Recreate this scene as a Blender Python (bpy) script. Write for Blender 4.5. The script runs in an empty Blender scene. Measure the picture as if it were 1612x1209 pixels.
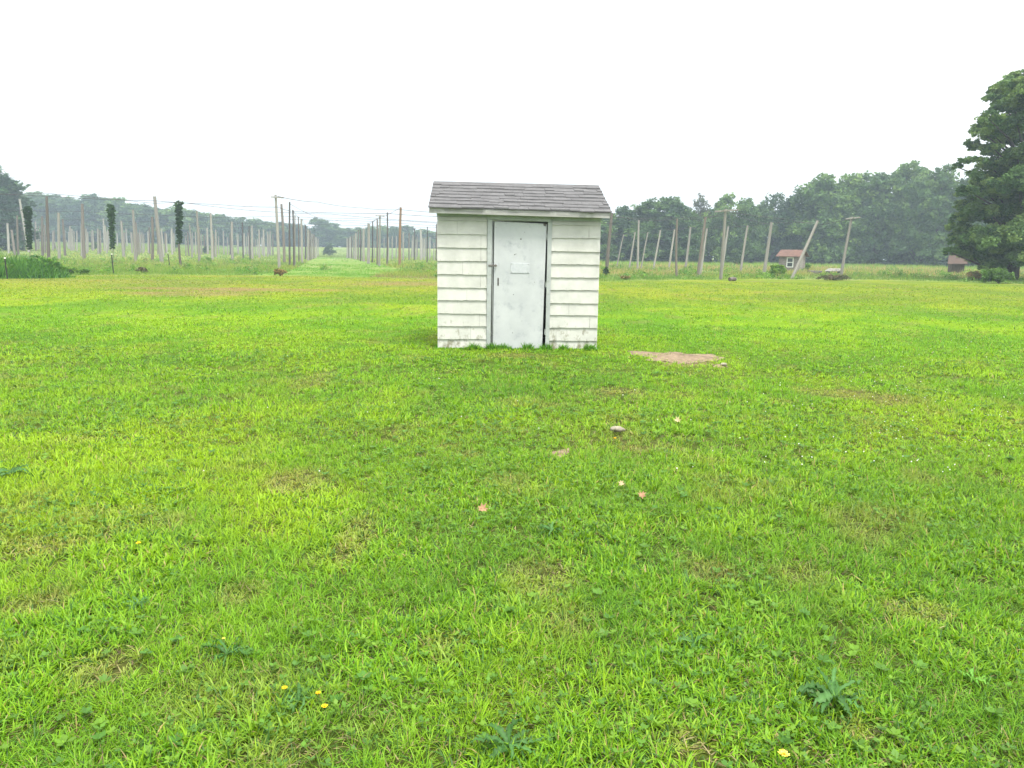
import bpy, math
import numpy as np
from mathutils import Matrix, Vector

# ------------------------------------------------------------------ camera, sky, sun, exposure
sc = bpy.context.scene
COL = sc.collection
W, H, F = 1612.0, 1209.0, 1150.0
EYE = np.array([0.0, 0.0, 1.5])
PITCH = math.atan((604.5 - 399.0) / F)
ROLL = math.radians(0.77)
CM = Matrix.Rotation(math.pi / 2 - PITCH, 4, 'X') @ Matrix.Rotation(ROLL, 4, 'Z')
cam_d = bpy.data.cameras.new('camera')
cam = bpy.data.objects.new('camera', cam_d)
COL.objects.link(cam)
cam.matrix_world = Matrix.Translation(Vector(EYE)) @ CM
cam_d.sensor_width = 36.0
cam_d.lens = F / W * 36.0
cam_d.clip_start = 0.05
cam_d.clip_end = 5000
sc.camera = cam
sc.render.resolution_x, sc.render.resolution_y = 1024, 768

SUN_EL, SUN_AZ = math.radians(66), math.radians(150)      # azimuth clockwise from +Y (north)
wd = bpy.data.worlds.new("World"); sc.world = wd; wd.use_nodes = True
nt = wd.node_tree; nt.nodes.clear()
sky = nt.nodes.new('ShaderNodeTexSky'); sky.sky_type = 'NISHITA'; sky.sun_disc = False
sky.sun_elevation = SUN_EL; sky.sun_rotation = SUN_AZ
sky.air_density = 1.0; sky.dust_density = 6.0; sky.ozone_density = 1.0
hsv = nt.nodes.new('ShaderNodeHueSaturation'); hsv.inputs['Saturation'].default_value = 0.12
# a closed overcast deck: grey-white, brighter overhead, laid over most of the clear sky
tc = nt.nodes.new('ShaderNodeTexCoord'); sp = nt.nodes.new('ShaderNodeSeparateXYZ')
ramp = nt.nodes.new('ShaderNodeValToRGB')
e = ramp.color_ramp.elements
e[0].position = 0.0; e[0].color = (6.6, 7.0, 7.3, 1)
e[1].position = 1.0; e[1].color = (17, 17, 16.7, 1)
mx = nt.nodes.new('ShaderNodeMix'); mx.data_type = 'RGBA'; mx.inputs['Factor'].default_value = 0.85
bg = nt.nodes.new('ShaderNodeBackground'); bg.inputs['Strength'].default_value = 0.1
ow = nt.nodes.new('ShaderNodeOutputWorld')
L = nt.links.new
L(sky.outputs[0], hsv.inputs['Color']); L(tc.outputs['Generated'], sp.inputs[0]); L(sp.outputs['Z'], ramp.inputs[0])
L(hsv.outputs[0], mx.inputs['A']); L(ramp.outputs[0], mx.inputs['B']); L(mx.outputs['Result'], bg.inputs[0]); L(bg.outputs[0], ow.inputs[0])
sd = bpy.data.lights.new('sun', 'SUN'); sd.energy = 2.3; sd.angle = math.radians(14); sd.color = (1.0, 0.95, 0.86)
sun = bpy.data.objects.new('sun', sd); COL.objects.link(sun)
sdir = Vector((math.sin(SUN_AZ) * math.cos(SUN_EL), math.cos(SUN_AZ) * math.cos(SUN_EL), math.sin(SUN_EL)))
sun.rotation_euler = sdir.to_track_quat('Z', 'Y').to_euler()
sc.view_settings.view_transform = 'Standard'; sc.view_settings.look = 'None'
sc.view_settings.exposure = 1.0; sc.view_settings.gamma = 1.0
sc.render.engine = 'CYCLES'
cy = sc.cycles
cy.max_bounces = 8; cy.diffuse_bounces = 4; cy.transmission_bounces = 4; cy.volume_bounces = 0; cy.transparent_max_bounces = 8

# ------------------------------------------------------------------ helpers
R3 = np.array(CM.to_3x3())
def ray(px, py):
    v = R3 @ np.array([(px - W / 2) / F, -(py - H / 2) / F, -1.0])
    return v / np.linalg.norm(v)
def vnoise(x, y, seed=0):
    x = np.asarray(x, float); y = np.asarray(y, float)
    xi = np.floor(x).astype(np.int64); yi = np.floor(y).astype(np.int64)
    fx = x - xi; fy = y - yi; fx = fx * fx * (3 - 2 * fx); fy = fy * fy * (3 - 2 * fy)
    def h(a, b):
        n = (a * 374761393 + b * 668265263 + seed * 974634777) & 0xffffffff
        n = ((n ^ (n >> 13)) * 1274126177) & 0xffffffff
        return ((n ^ (n >> 16)) & 0xffff) / 65535.0
    return (h(xi, yi) * (1 - fx) + h(xi + 1, yi) * fx) * (1 - fy) + (h(xi, yi + 1) * (1 - fx) + h(xi + 1, yi + 1) * fx) * fy
def fbm(x, y, seed=0, o=3):
    s = 0; a = 0.5; t = 0
    for k in range(o):
        s = s + a * vnoise(x * 2 ** k, y * 2 ** k, seed + k); t += a; a *= 0.5
    return s / t
def sstep(a, b, x):
    t = np.clip((x - a) / (b - a), 0, 1); return t * t * (3 - 2 * t)
def T(x, y):
    x = np.asarray(x, float); y = np.asarray(y, float)
    s = x / np.maximum(y, 20.0)
    z = 0.05 * (fbm(x / 5, y / 5, 11, 2) - 0.5) * sstep(3, 12, y)
    left = 3.7 * sstep(85, 330, y) ; cen = 3.4 * sstep(215, 350, y)
    wl = 1 - sstep(-0.50, -0.30, s); wc = (1 - sstep(-0.02, 0.10, s))
    return z + left * wl + cen * wc * (1 - wl)
def ground_at(px, py, far=600.0):
    v = ray(px, py); d = 1.5
    prev = 0
    while d < far:
        p = EYE + v * d
        if p[2] <= float(T(p[0], p[1])): break
        prev = d; d += max(0.05, d * 0.01)
    lo, hi = prev, d
    for _ in range(25):
        m = (lo + hi) / 2; p = EYE + v * m
        if p[2] <= float(T(p[0], p[1])): hi = m
        else: lo = m
    p = EYE + v * hi
    return np.array([p[0], p[1], float(T(p[0], p[1]))])
def at_depth(px, py, y):
    v = ray(px, py); return EYE + v * (y / v[1])
def mesh(name, V, Fc, mat=None, parent=None, col=None, smooth=False, loc=None):
    me = bpy.data.meshes.new(name); me.from_pydata([tuple(map(float, v)) for v in V], [], [tuple(map(int, f)) for f in Fc])
    return fin(name, me, mat, parent, col, smooth, loc)
def fin(name, me, mat, parent, col=None, smooth=False, loc=None):
    me.validate(clean_customdata=False); me.update()
    if col is not None:
        a = me.color_attributes.new('tint', 'FLOAT_COLOR', 'POINT')
        c = np.ones((len(col), 4), np.float32); c[:, :3] = col
        a.data.foreach_set('color', c.ravel())
    if smooth: me.polygons.foreach_set('use_smooth', [True] * len(me.polygons))
    o = bpy.data.objects.new(name, me); COL.objects.link(o)
    if mat:
        for m in (mat if isinstance(mat, (list, tuple)) else [mat]): me.materials.append(m)
    if parent: o.parent = parent
    if loc is not None: o.location = loc
    return o
def fast_mesh(name, V, quads, tris, mat, parent=None, col=None, loc=None):
    me = bpy.data.meshes.new(name)
    V = np.asarray(V, np.float32); quads = np.asarray(quads, np.int32).reshape(-1, 4); tris = np.asarray(tris, np.int32).reshape(-1, 3)
    me.vertices.add(len(V)); me.vertices.foreach_set('co', V.ravel())
    nl = quads.size + tris.size; me.loops.add(nl)
    me.loops.foreach_set('vertex_index', np.concatenate([quads.ravel(), tris.ravel()]))
    nq, n3 = len(quads), len(tris); me.polygons.add(nq + n3)
    me.polygons.foreach_set('loop_start', np.concatenate([np.arange(nq) * 4, quads.size + np.arange(n3) * 3]).astype(np.int32))
    me.update(calc_edges=True)
    if col is not None:
        a = me.color_attributes.new('tint', 'FLOAT_COLOR', 'POINT')
        c = np.ones((len(V), 4), np.float32); c[:, :3] = col
        a.data.foreach_set('color', c.ravel())
    me.materials.append(mat)
    o = bpy.data.objects.new(name, me); COL.objects.link(o)
    if parent: o.parent = parent
    if loc is not None: o.location = loc
    return o
def tag(o, label=None, cat=None, group=None, kind=None):
    if label: o['label'] = label
    if cat: o['category'] = cat
    if group: o['group'] = group
    if kind: o['kind'] = kind
    return o
def empty(name, loc, rz=0.0):
    o = bpy.data.objects.new(name, None); COL.objects.link(o); o.empty_display_size = 0.3
    o.location = tuple(map(float, loc)); o.rotation_euler = (0, 0, rz); return o
def copy_tree(o, parent=None):
    c = o.copy(); COL.objects.link(c); c.parent = parent
    for ch in list(o.children): copy_tree(ch, c)
    return c
class MB:
    def __init__(s): s.v = []; s.f = []
    def quadbox(s, x0, x1, y0, y1, z0, z1, jit=0.0, rng=None):
        n = len(s.v); P = [(x0, y0, z0), (x1, y0, z0), (x1, y1, z0), (x0, y1, z0), (x0, y0, z1), (x1, y0, z1), (x1, y1, z1), (x0, y1, z1)]
        if jit: P = [tuple(np.array(p) + rng.uniform(-jit, jit, 3)) for p in P]
        s.v += P
        s.f += [tuple(n + i for i in q) for q in ((0, 3, 2, 1), (4, 5, 6, 7), (0, 1, 5, 4), (1, 2, 6, 5), (2, 3, 7, 6), (3, 0, 4, 7))]
    def poly_prism(s, pts, d):      # front polygon pts (list of 3-vectors, ccw), offset d
        n = len(s.v); k = len(pts); s.v += [tuple(p) for p in pts] + [tuple(np.array(p) + np.array(d)) for p in pts]
        s.f.append(tuple(range(n, n + k))); s.f.append(tuple(range(n + 2 * k - 1, n + k - 1, -1)))
        for i in range(k):
            j = (i + 1) % k; s.f.append((n + i, n + k + i, n + k + j, n + j))
    def tube(s, pts, rad, sides=8, cap=True):
        pts = [np.array(p, float) for p in pts]; n0 = len(s.v)
        if np.isscalar(rad): rad = [rad] * len(pts)
        for i, p in enumerate(pts):
            d = pts[min(i + 1, len(pts) - 1)] - pts[max(i - 1, 0)]; d /= np.linalg.norm(d) + 1e-9
            a = np.array([1, 0, 0.]) if abs(d[0]) < 0.7 else np.array([0, 1, 0.])
            u = np.cross(d, a); u /= np.linalg.norm(u); w = np.cross(d, u)
            for k in range(sides):
                t = 2 * math.pi * k / sides; s.v.append(tuple(p + rad[i] * (u * math.cos(t) + w * math.sin(t))))
        for i in range(len(pts) - 1):
            for k in range(sides):
                a = n0 + i * sides + k; b = n0 + i * sides + (k + 1) % sides
                s.f.append((a, a + sides, b + sides, b))
        if cap:
            s.f.append(tuple(n0 + k for k in range(sides))); m = n0 + (len(pts) - 1) * sides
            s.f.append(tuple(m + k for k in reversed(range(sides))))
    def build(s, name, mat, parent=None, smooth=False, loc=None, bevel=0.0):
        o = mesh(name, s.v, s.f, mat, parent, None, smooth, loc)
        if bevel:
            b = o.modifiers.new('b', 'BEVEL'); b.width = bevel; b.segments = 2
        return o

# ------------------------------------------------------------------ materials
def newmat(name):
    m = bpy.data.materials.new(name); m.use_nodes = True
    return m, m.node_tree, m.node_tree.nodes['Principled BSDF'], m.node_tree.nodes['Material Output']
def N(t, ty, **kw):
    n = t.nodes.new(ty)
    for k, v in kw.items():
        if k in n.inputs: n.inputs[k].default_value = v
        else: setattr(n, k, v)
    return n
def rgba(c): return (c[0], c[1], c[2], 1)
def leaf_mat(name, trans=0.35, rough=0.5, spec=0.25, gain=(1, 1, 1)):
    m, t, b, o = newmat(name)
    a = N(t, 'ShaderNodeAttribute'); a.attribute_name = 'tint'
    mu = N(t, 'ShaderNodeMix', data_type='RGBA', blend_type='MULTIPLY'); mu.inputs['Factor'].default_value = 1
    mu.inputs['B'].default_value = rgba(gain); t.links.new(a.outputs['Color'], mu.inputs['A'])
    t.links.new(mu.outputs['Result'], b.inputs['Base Color'])
    b.inputs['Roughness'].default_value = rough; b.inputs['Specular IOR Level'].default_value = spec
    tr = N(t, 'ShaderNodeBsdfTranslucent'); ms = N(t, 'ShaderNodeMixShader'); ms.inputs[0].default_value = trans
    m2 = N(t, 'ShaderNodeMix', data_type='RGBA', blend_type='MULTIPLY'); m2.inputs['Factor'].default_value = 1
    m2.inputs['B'].default_value = (1.25, 1.15, 0.6, 1); t.links.new(mu.outputs['Result'], m2.inputs['A'])
    t.links.new(m2.outputs['Result'], tr.inputs[0])
    t.links.new(b.outputs[0], ms.inputs[1]); t.links.new(tr.outputs[0], ms.inputs[2]); t.links.new(ms.outputs[0], o.inputs[0])
    return m
GRASS = leaf_mat('grass', 0.38, 0.5, 0.3)
LEAF = leaf_mat('tree_leaf', 0.25, 0.6, 0.15)
WEED = leaf_mat('weed_leaf', 0.3, 0.5, 0.25)
def vary(m, lo, hi):
    t = m.node_tree; mu = [n for n in t.nodes if n.type == 'MIX' and abs(n.inputs['B'].default_value[0] - 1.0) < 1e-6][0]
    oi = t.nodes.new('ShaderNodeObjectInfo'); cr = t.nodes.new('ShaderNodeMix'); cr.data_type = 'RGBA'
    cr.inputs['A'].default_value = lo; cr.inputs['B'].default_value = hi
    t.links.new(oi.outputs['Random'], cr.inputs['Factor']); t.links.new(cr.outputs['Result'], mu.inputs['B'])
vary(LEAF, (0.62, 0.70, 0.90, 1), (1.65, 1.5, 1.1, 1))
def noise_mat(name, c1, c2, scale=(8, 8, 8), detail=6, rough=0.85, bump=0.3, lo=0.35, hi=0.65, c3=None, s3=2.0, coord='Object', dist=0.02, randomize=0.0):
    m, t, b, o = newmat(name)
    tcn = N(t, 'ShaderNodeTexCoord'); mp = N(t, 'ShaderNodeMapping'); mp.inputs['Scale'].default_value = scale
    t.links.new(tcn.outputs[coord], mp.inputs[0])
    nz = N(t, 'ShaderNodeTexNoise', Scale=1.0, Detail=detail, Roughness=0.6); t.links.new(mp.outputs[0], nz.inputs['Vector'])
    mr = N(t, 'ShaderNodeMapRange'); mr.inputs['From Min'].default_value = lo; mr.inputs['From Max'].default_value = hi
    t.links.new(nz.outputs[0], mr.inputs['Value'])
    mixc = N(t, 'ShaderNodeMix', data_type='RGBA'); mixc.inputs['A'].default_value = rgba(c1); mixc.inputs['B'].default_value = rgba(c2)
    t.links.new(mr.outputs[0], mixc.inputs['Factor']); out = mixc.outputs['Result']
    if c3 is not None:
        n3 = N(t, 'ShaderNodeTexNoise', Scale=s3, Detail=8, Roughness=0.7); t.links.new(tcn.outputs[coord], n3.inputs['Vector'])
        m3 = N(t, 'ShaderNodeMapRange'); m3.inputs['From Min'].default_value = 0.54; m3.inputs['From Max'].default_value = 0.7
        t.links.new(n3.outputs[0], m3.inputs['Value'])
        mc = N(t, 'ShaderNodeMix', data_type='RGBA'); mc.inputs['B'].default_value = rgba(c3)
        t.links.new(out, mc.inputs['A']); t.links.new(m3.outputs[0], mc.inputs['Factor']); out = mc.outputs['Result']
    if randomize:
        oi = N(t, 'ShaderNodeObjectInfo'); mr2 = N(t, 'ShaderNodeMapRange')
        mr2.inputs['To Min'].default_value = 1 - randomize; mr2.inputs['To Max'].default_value = 1 + randomize
        t.links.new(oi.outputs['Random'], mr2.inputs['Value'])
        vm = N(t, 'ShaderNodeVectorMath', operation='SCALE'); t.links.new(out, vm.inputs[0]); t.links.new(mr2.outputs[0], vm.inputs['Scale']); out = vm.outputs[0]
    t.links.new(out, b.inputs['Base Color']); b.inputs['Roughness'].default_value = rough; b.inputs['Specular IOR Level'].default_value = 0.2
    if bump:
        bp = N(t, 'ShaderNodeBump', Strength=bump, Distance=dist); t.links.new(nz.outputs[0], bp.inputs['Height']); t.links.new(bp.outputs[0], b.inputs['Normal'])
    return m
M_PALE = noise_mat('weathered_wood_pale', (0.34, 0.325, 0.30), (0.165, 0.155, 0.14), (9, 9, 1.2), bump=0.4, randomize=0.2)
M_BROWN = noise_mat('weathered_wood_brown', (0.20, 0.175, 0.155), (0.10, 0.085, 0.075), (9, 9, 1.2), bump=0.4, randomize=0.2)
M_DARK = noise_mat('dark_wood', (0.11, 0.10, 0.095), (0.06, 0.055, 0.052), (9, 9, 1.2), bump=0.4, randomize=0.2)
M_TAN = noise_mat('rusty_tan_wood', (0.29, 0.19, 0.12), (0.17, 0.105, 0.065), (9, 9, 1.2), bump=0.4)
M_WIRE = noise_mat('wire', (0.06, 0.06, 0.065), (0.1, 0.1, 0.1), bump=0)
M_BARK = noise_mat('bark', (0.09, 0.075, 0.06), (0.04, 0.034, 0.028), (4, 4, 1), bump=0.6)
M_FASCIA = noise_mat('weathered_fascia', (0.24, 0.24, 0.23), (0.40, 0.40, 0.38), (1.2, 6, 30), lo=0.38, hi=0.6, bump=0.3, c3=(0.6, 0.6, 0.57), s3=1.6)
M_METAL = noise_mat('dull_metal', (0.20, 0.19, 0.18), (0.10, 0.09, 0.08), (60, 60, 60), rough=0.5, bump=0.1)
M_BLACK = noise_mat('dark_gap', (0.02, 0.02, 0.02), (0.03, 0.03, 0.03), bump=0)
def siding_mat():
    m, t, b, o = newmat('painted_siding')
    g = N(t, 'ShaderNodeTexCoord'); 
    n1 = N(t, 'ShaderNodeTexNoise', Scale=3.0, Detail=8, Roughness=0.65); t.links.new(g.outputs['Object'], n1.inputs['Vector'])
    r1 = N(t, 'ShaderNodeValToRGB'); r1.color_ramp.elements[0].position = .35; r1.color_ramp.elements[0].color = (0.46, 0.465, 0.43, 1)
    r1.color_ramp.elements[1].position = .6; r1.color_ramp.elements[1].color = (0.56, 0.56, 0.525, 1); t.links.new(n1.outputs[0], r1.inputs[0])
    # vertical grain of the shingle panels
    mp = N(t, 'ShaderNodeMapping'); mp.inputs['Scale'].default_value = (90, 90, 3); t.links.new(g.outputs['Object'], mp.inputs[0])
    n2 = N(t, 'ShaderNodeTexNoise', Scale=1.0, Detail=3); t.links.new(mp.outputs[0], n2.inputs['Vector'])
    # mildew blotches, thicker low on the wall where rain splashes
    sp_ = N(t, 'ShaderNodeSeparateXYZ'); t.links.new(g.outputs['Object'], sp_.inputs[0])
    hz = N(t, 'ShaderNodeMapRange'); hz.inputs['From Min'].default_value = 0.0; hz.inputs['From Max'].default_value = 0.75; hz.inputs['To Min'].default_value = 0.15; hz.inputs['To Max'].default_value = -0.05
    t.links.new(sp_.outputs['Z'], hz.inputs['Value'])
    mp3 = N(t, 'ShaderNodeMapping'); mp3.inputs['Scale'].default_value = (10, 10, 6); t.links.new(g.outputs['Object'], mp3.inputs[0])
    n3 = N(t, 'ShaderNodeTexNoise', Scale=1.0, Detail=10, Roughness=0.75); t.links.new(mp3.outputs[0], n3.inputs['Vector'])
    ad = N(t, 'ShaderNodeMath', operation='ADD'); t.links.new(n3.outputs[0], ad.inputs[0]); t.links.new(hz.outputs[0], ad.inputs[1])
    r3 = N(t, 'ShaderNodeMapRange'); r3.inputs['From Min'].default_value = 0.60; r3.inputs['From Max'].default_value = 0.75; t.links.new(ad.outputs[0], r3.inputs['Value'])
    mc = N(t, 'ShaderNodeMix', data_type='RGBA'); mc.inputs['B'].default_value = (0.20, 0.19, 0.13, 1)
    t.links.new(r1.outputs[0], mc.inputs['A']); t.links.new(r3.outputs[0], mc.inputs['Factor'])
    t.links.new(mc.outputs['Result'], b.inputs['Base Color']); b.inputs['Roughness'].default_value = 0.75; b.inputs['Specular IOR Level'].default_value = 0.2
    bp = N(t, 'ShaderNodeBump', Strength=0.25, Distance=0.01); t.links.new(n2.outputs[0], bp.inputs['Height']); t.links.new(bp.outputs[0], b.inputs['Normal'])
    return m
M_SIDING = siding_mat()
M_TRIM = noise_mat('painted_trim', (0.43, 0.455, 0.45), (0.35, 0.38, 0.37), (4, 4, 3), bump=0.15, c3=(0.30, 0.32, 0.30), s3=14)
M_DOOR = noise_mat('painted_door', (0.52, 0.54, 0.55), (0.44, 0.46, 0.475), (2.5, 2.5, 2.2), bump=0.12, c3=(0.34, 0.36, 0.39), s3=5, rough=0.6)
M_PLATE = noise_mat('painted_plate', (0.52, 0.54, 0.56), (0.45, 0.48, 0.5), (20, 20, 20), bump=0.1, rough=0.6)
M_SHINGLE = noise_mat('asphalt_shingle', (0.085, 0.085, 0.088), (0.155, 0.154, 0.158), (5, 18, 18), lo=0.3, hi=0.7, bump=0.3, dist=0.006, c3=(0.07, 0.067, 0.072), s3=30)
M_SOIL = noise_mat('soil', (0.27, 0.20, 0.13), (0.15, 0.11, 0.07), (14, 14, 14), bump=0.9, dist=0.03)
M_STONE = noise_mat('stone', (0.32, 0.29, 0.22), (0.2, 0.18, 0.14), (30, 30, 30), bump=0.5)
M_DEAD = noise_mat('dead_leaf', (0.42, 0.26, 0.15), (0.27, 0.15, 0.09), (60, 60, 60), bump=0.3)
M_DEADP = noise_mat('pale_dead_leaf', (0.50, 0.40, 0.24), (0.38, 0.28, 0.16), (60, 60, 60), bump=0.3)
M_YELLOW = noise_mat('yellow_petal', (0.85, 0.60, 0.02), (0.8, 0.45, 0.01), (200, 200, 200), bump=0)
M_YPALE = noise_mat('pale_yellow_petal', (0.85, 0.75, 0.18), (0.85, 0.6, 0.03), (90, 90, 90), bump=0)
M_WHITEF = noise_mat('white_petal', (0.8, 0.8, 0.76), (0.7, 0.7, 0.66), bump=0)

# ------------------------------------------------------------------ lawn edge and colour fields
EDGE = [(-200, 442), (0, 439), (110, 434), (250, 432), (480, 434), (680, 438.6), (950, 443), (1200, 439.5), (1400, 441), (1612, 447), (1800, 450)]
_e = [ground_at(a, b) for a, b in EDGE]
ES = np.array([p[0] / p[1] for p in _e]); EY = np.array([p[1] for p in _e])
def edge_y(x, y):
    s = x / np.maximum(y, 1.0)
    return np.interp(s, ES, EY) + 0.8 * (vnoise(x * 0.6, y * 0.1, 5) - 0.5)
def blob(px, py, rx, ry):           # world ellipse from picture sizes
    c = ground_at(px, py); a = ground_at(px + rx, py); b = ground_at(px, py - ry)
    return c[0], c[1], max(abs(a[0] - c[0]), .03), max(abs(b[1] - c[1]), .03)
DRY = [blob(*q) for q in [(495, 598, 30, 14), (470, 755, 55, 18), (850, 910, 60, 30), (1335, 620, 75, 8), (1400, 632, 30, 7), (60, 860, 60, 18),
       (560, 845, 30, 40), (1230, 632, 20, 4), (820, 560, 60, 4), (1075, 690, 14, 5), (1470, 650, 10, 4), (740, 715, 25, 6), (1080, 1170, 40, 25), (380, 935, 40, 20),
       (1560, 605, 14, 4), (640, 446, 90, 3), (300, 462, 120, 4), (160, 1050, 60, 30), (1350, 1150, 30, 20), (1120, 900, 45, 20), (350, 455, 200, 3),
       (980, 615, 35, 6), (1000, 705, 30, 6), (60, 950, 50, 20), (1440, 960, 60, 20), (700, 1010, 40, 15)]]
BARE = [blob(*q) for q in [(1075, 565, 50, 5), (1012, 556, 26, 3), (1128, 573, 10, 2), (882, 713, 18, 6)]]
def field(bl, x, y, p=1.0):
    r = np.zeros(np.shape(x))
    for (cx, cyy, a, b) in bl:
        q = ((x - cx) / a) ** 2 + ((y - cyy) / b) ** 2
        r = np.maximum(r, np.clip(1.4 - q * 0.9, 0, 1))
    return r
C_GRN = np.array([0.155, 0.350, 0.016]); C_YEL = np.array([0.285, 0.455, 0.016]); C_DRK = np.array([0.090, 0.240, 0.020])
C_DRY = np.array([0.34, 0.28, 0.11]); C_BLU = np.array([0.055, 0.145, 0.022])
def lawn_color(x, y, rnd=None):
    x = np.asarray(x, float); y = np.asarray(y, float)
    d = y
    n1 = fbm(x * 0.35, y * 0.25, 1, 3); n2 = fbm(x * 1.6, y * 1.3, 2, 3); n3 = fbm(x * 0.12 + 9, y * 0.5, 3, 2)
    ye = sstep(0.42, 0.68, 0.5 * n1 + 0.5 * n2)
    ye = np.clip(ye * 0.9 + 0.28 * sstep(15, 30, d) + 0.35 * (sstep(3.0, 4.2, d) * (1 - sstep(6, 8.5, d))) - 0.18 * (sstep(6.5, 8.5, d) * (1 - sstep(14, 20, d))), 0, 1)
    dk = sstep(0.52, 0.75, 1 - n1) * 0.5 * (1 - .6 * sstep(14, 24, d))
    dr = np.clip(field(DRY, x, y) * 0.6 * (0.4 + 0.9 * n2) + sstep(0.60, 0.8, fbm(x * 2.1 + 30, y * 1.8, 7, 3)) * 0.4 + 0.25 * sstep(26, 36, d) * sstep(.45, .6, n3) * (x < 3), 0, 1)
    c = C_GRN[None] * (1 - ye)[:, None] + C_YEL[None] * ye[:, None]
    c = c * (1 - dk)[:, None] + C_DRK[None] * dk[:, None]
    c = c * (1 - dr)[:, None] + C_DRY[None] * dr[:, None]
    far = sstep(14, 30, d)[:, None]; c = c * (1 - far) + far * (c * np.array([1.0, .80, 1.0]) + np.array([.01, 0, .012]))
    return c
rng = np.random.default_rng(7)

# ------------------------------------------------------------------ ground (one sheet inside the haze box)
def build_ground():
    n = 321
    u = np.linspace(-1, 1, n)
    xs = np.sign(u) * (12 * np.abs(u) + 540 * np.abs(u) ** 4)
    v = np.linspace(0, 1, n)
    ys = -25 + 65 * v + 560 * v ** 4
    X, Y = np.meshgrid(xs, ys); x = X.ravel(); y = Y.ravel()
    z = T(x, y) - 0.012
    c = lawn_color(x, y)
    inl = sstep(-0.4, 0.4, edge_y(x, y) - y)
    fn = fbm(x * 0.2, y * 0.12, 21, 3)
    fieldc = np.array([0.13, 0.24, 0.035])[None] * (1 - fn)[:, None] + np.array([0.26, 0.27, 0.10])[None] * fn[:, None]
    # near ground goes to soil brown, darkened further as shade between the blades
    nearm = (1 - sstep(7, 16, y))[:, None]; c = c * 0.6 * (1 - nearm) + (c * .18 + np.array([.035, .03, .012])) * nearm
    c = c * inl[:, None] + fieldc * (1 - inl)[:, None]
    b = field(BARE, x, y); c = c * (1 - b)[:, None] + np.array([0.3, 0.2, 0.13])[None] * b[:, None]
    i = np.arange(n - 1); q = (i[:, None] * n + i[None]).ravel()
    quads = np.stack([q, q + 1, q + n + 1, q + n], 1)
    m, t, bs, o = newmat('ground')
    a = N(t, 'ShaderNodeAttribute'); a.attribute_name = 'tint'
    tcn = N(t, 'ShaderNodeTexCoord')
    n1 = N(t, 'ShaderNodeTexNoise', Scale=9.0, Detail=8, Roughness=0.7); t.links.new(tcn.outputs['Object'], n1.inputs['Vector'])
    mr = N(t, 'ShaderNodeMapRange'); mr.inputs['From Min'].default_value = 0.3; mr.inputs['From Max'].default_value = 0.7
    mr.inputs['To Min'].default_value = 0.55; mr.inputs['To Max'].default_value = 1.25; t.links.new(n1.outputs[0], mr.inputs['Value'])
    vm = N(t, 'ShaderNodeVectorMath', operation='SCALE'); t.links.new(a.outputs['Color'], vm.inputs[0]); t.links.new(mr.outputs[0], vm.inputs['Scale'])
    t.links.new(vm.outputs[0], bs.inputs['Base Color']); bs.inputs['Roughness'].default_value = 1; bs.inputs['Specular IOR Level'].default_value = 0.05
    bp = N(t, 'ShaderNodeBump', Strength=0.8, Distance=0.05); t.links.new(n1.outputs[0], bp.inputs['Height']); t.links.new(bp.outputs[0], bs.inputs['Normal'])
    g = fast_mesh('ground', np.stack([x, y, z], 1), quads, [], m, col=c)
    tag(g, kind='structure'); return g
build_ground()

# ------------------------------------------------------------------ blades
def blades(P, az, ln, wd_, lean, curv, col, seg=2, twist=None):
    n = len(P); k = seg
    ts = np.linspace(0, 1, k + 1)
    dirh = np.stack([np.cos(az), np.sin(az)], 1); side = np.stack([-np.sin(az), np.cos(az)], 1)
    if twist is not None:
        side = np.stack([np.cos(twist), np.sin(twist)], 1)
    V = np.zeros((n, 2 * k + 1, 3), np.float32)
    ph = np.zeros(n); zz = np.zeros(n)
    for i, t in enumerate(ts):
        if i > 0:
            a = lean + curv * (t - 0.5 / k); dl = ln / k
            ph = ph + np.sin(a) * dl; zz = zz + np.cos(a) * dl
        c = P[:, :2] + dirh * ph[:, None]
        if i < k:
            w = wd_ * 0.5 * (1.0 if i == 0 else (1 - t ** 2 * 0.5) * 1.1)
            V[:, 2 * i, :2] = c - side * w[:, None]; V[:, 2 * i + 1, :2] = c + side * w[:, None]
            V[:, 2 * i, 2] = V[:, 2 * i + 1, 2] = P[:, 2] + zz
        else:
            V[:, 2 * k, :2] = c; V[:, 2 * k, 2] = P[:, 2] + zz
    base = (np.arange(n) * (2 * k + 1))[:, None]
    Q = np.concatenate([base + np.array([[2 * i, 2 * i + 1, 2 * i + 3, 2 * i + 2]]) for i in range(k - 1)], 0) if k > 1 else np.zeros((0, 4))
    Tt = base + np.array([[2 * k - 2, 2 * k - 1, 2 * k]])
    return V.reshape(-1, 3), Q, Tt, np.repeat(col, 2 * k + 1, 0)
def join(parts):
    V = []; Q = []; Tt = []; C = []; o = 0
    for v, q, t, c in parts:
        V.append(v); Q.append(np.asarray(q) + o); Tt.append(np.asarray(t) + o); C.append(c); o += len(v)
    return np.concatenate(V), np.concatenate(Q), np.concatenate(Tt), np.concatenate(C)

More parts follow.
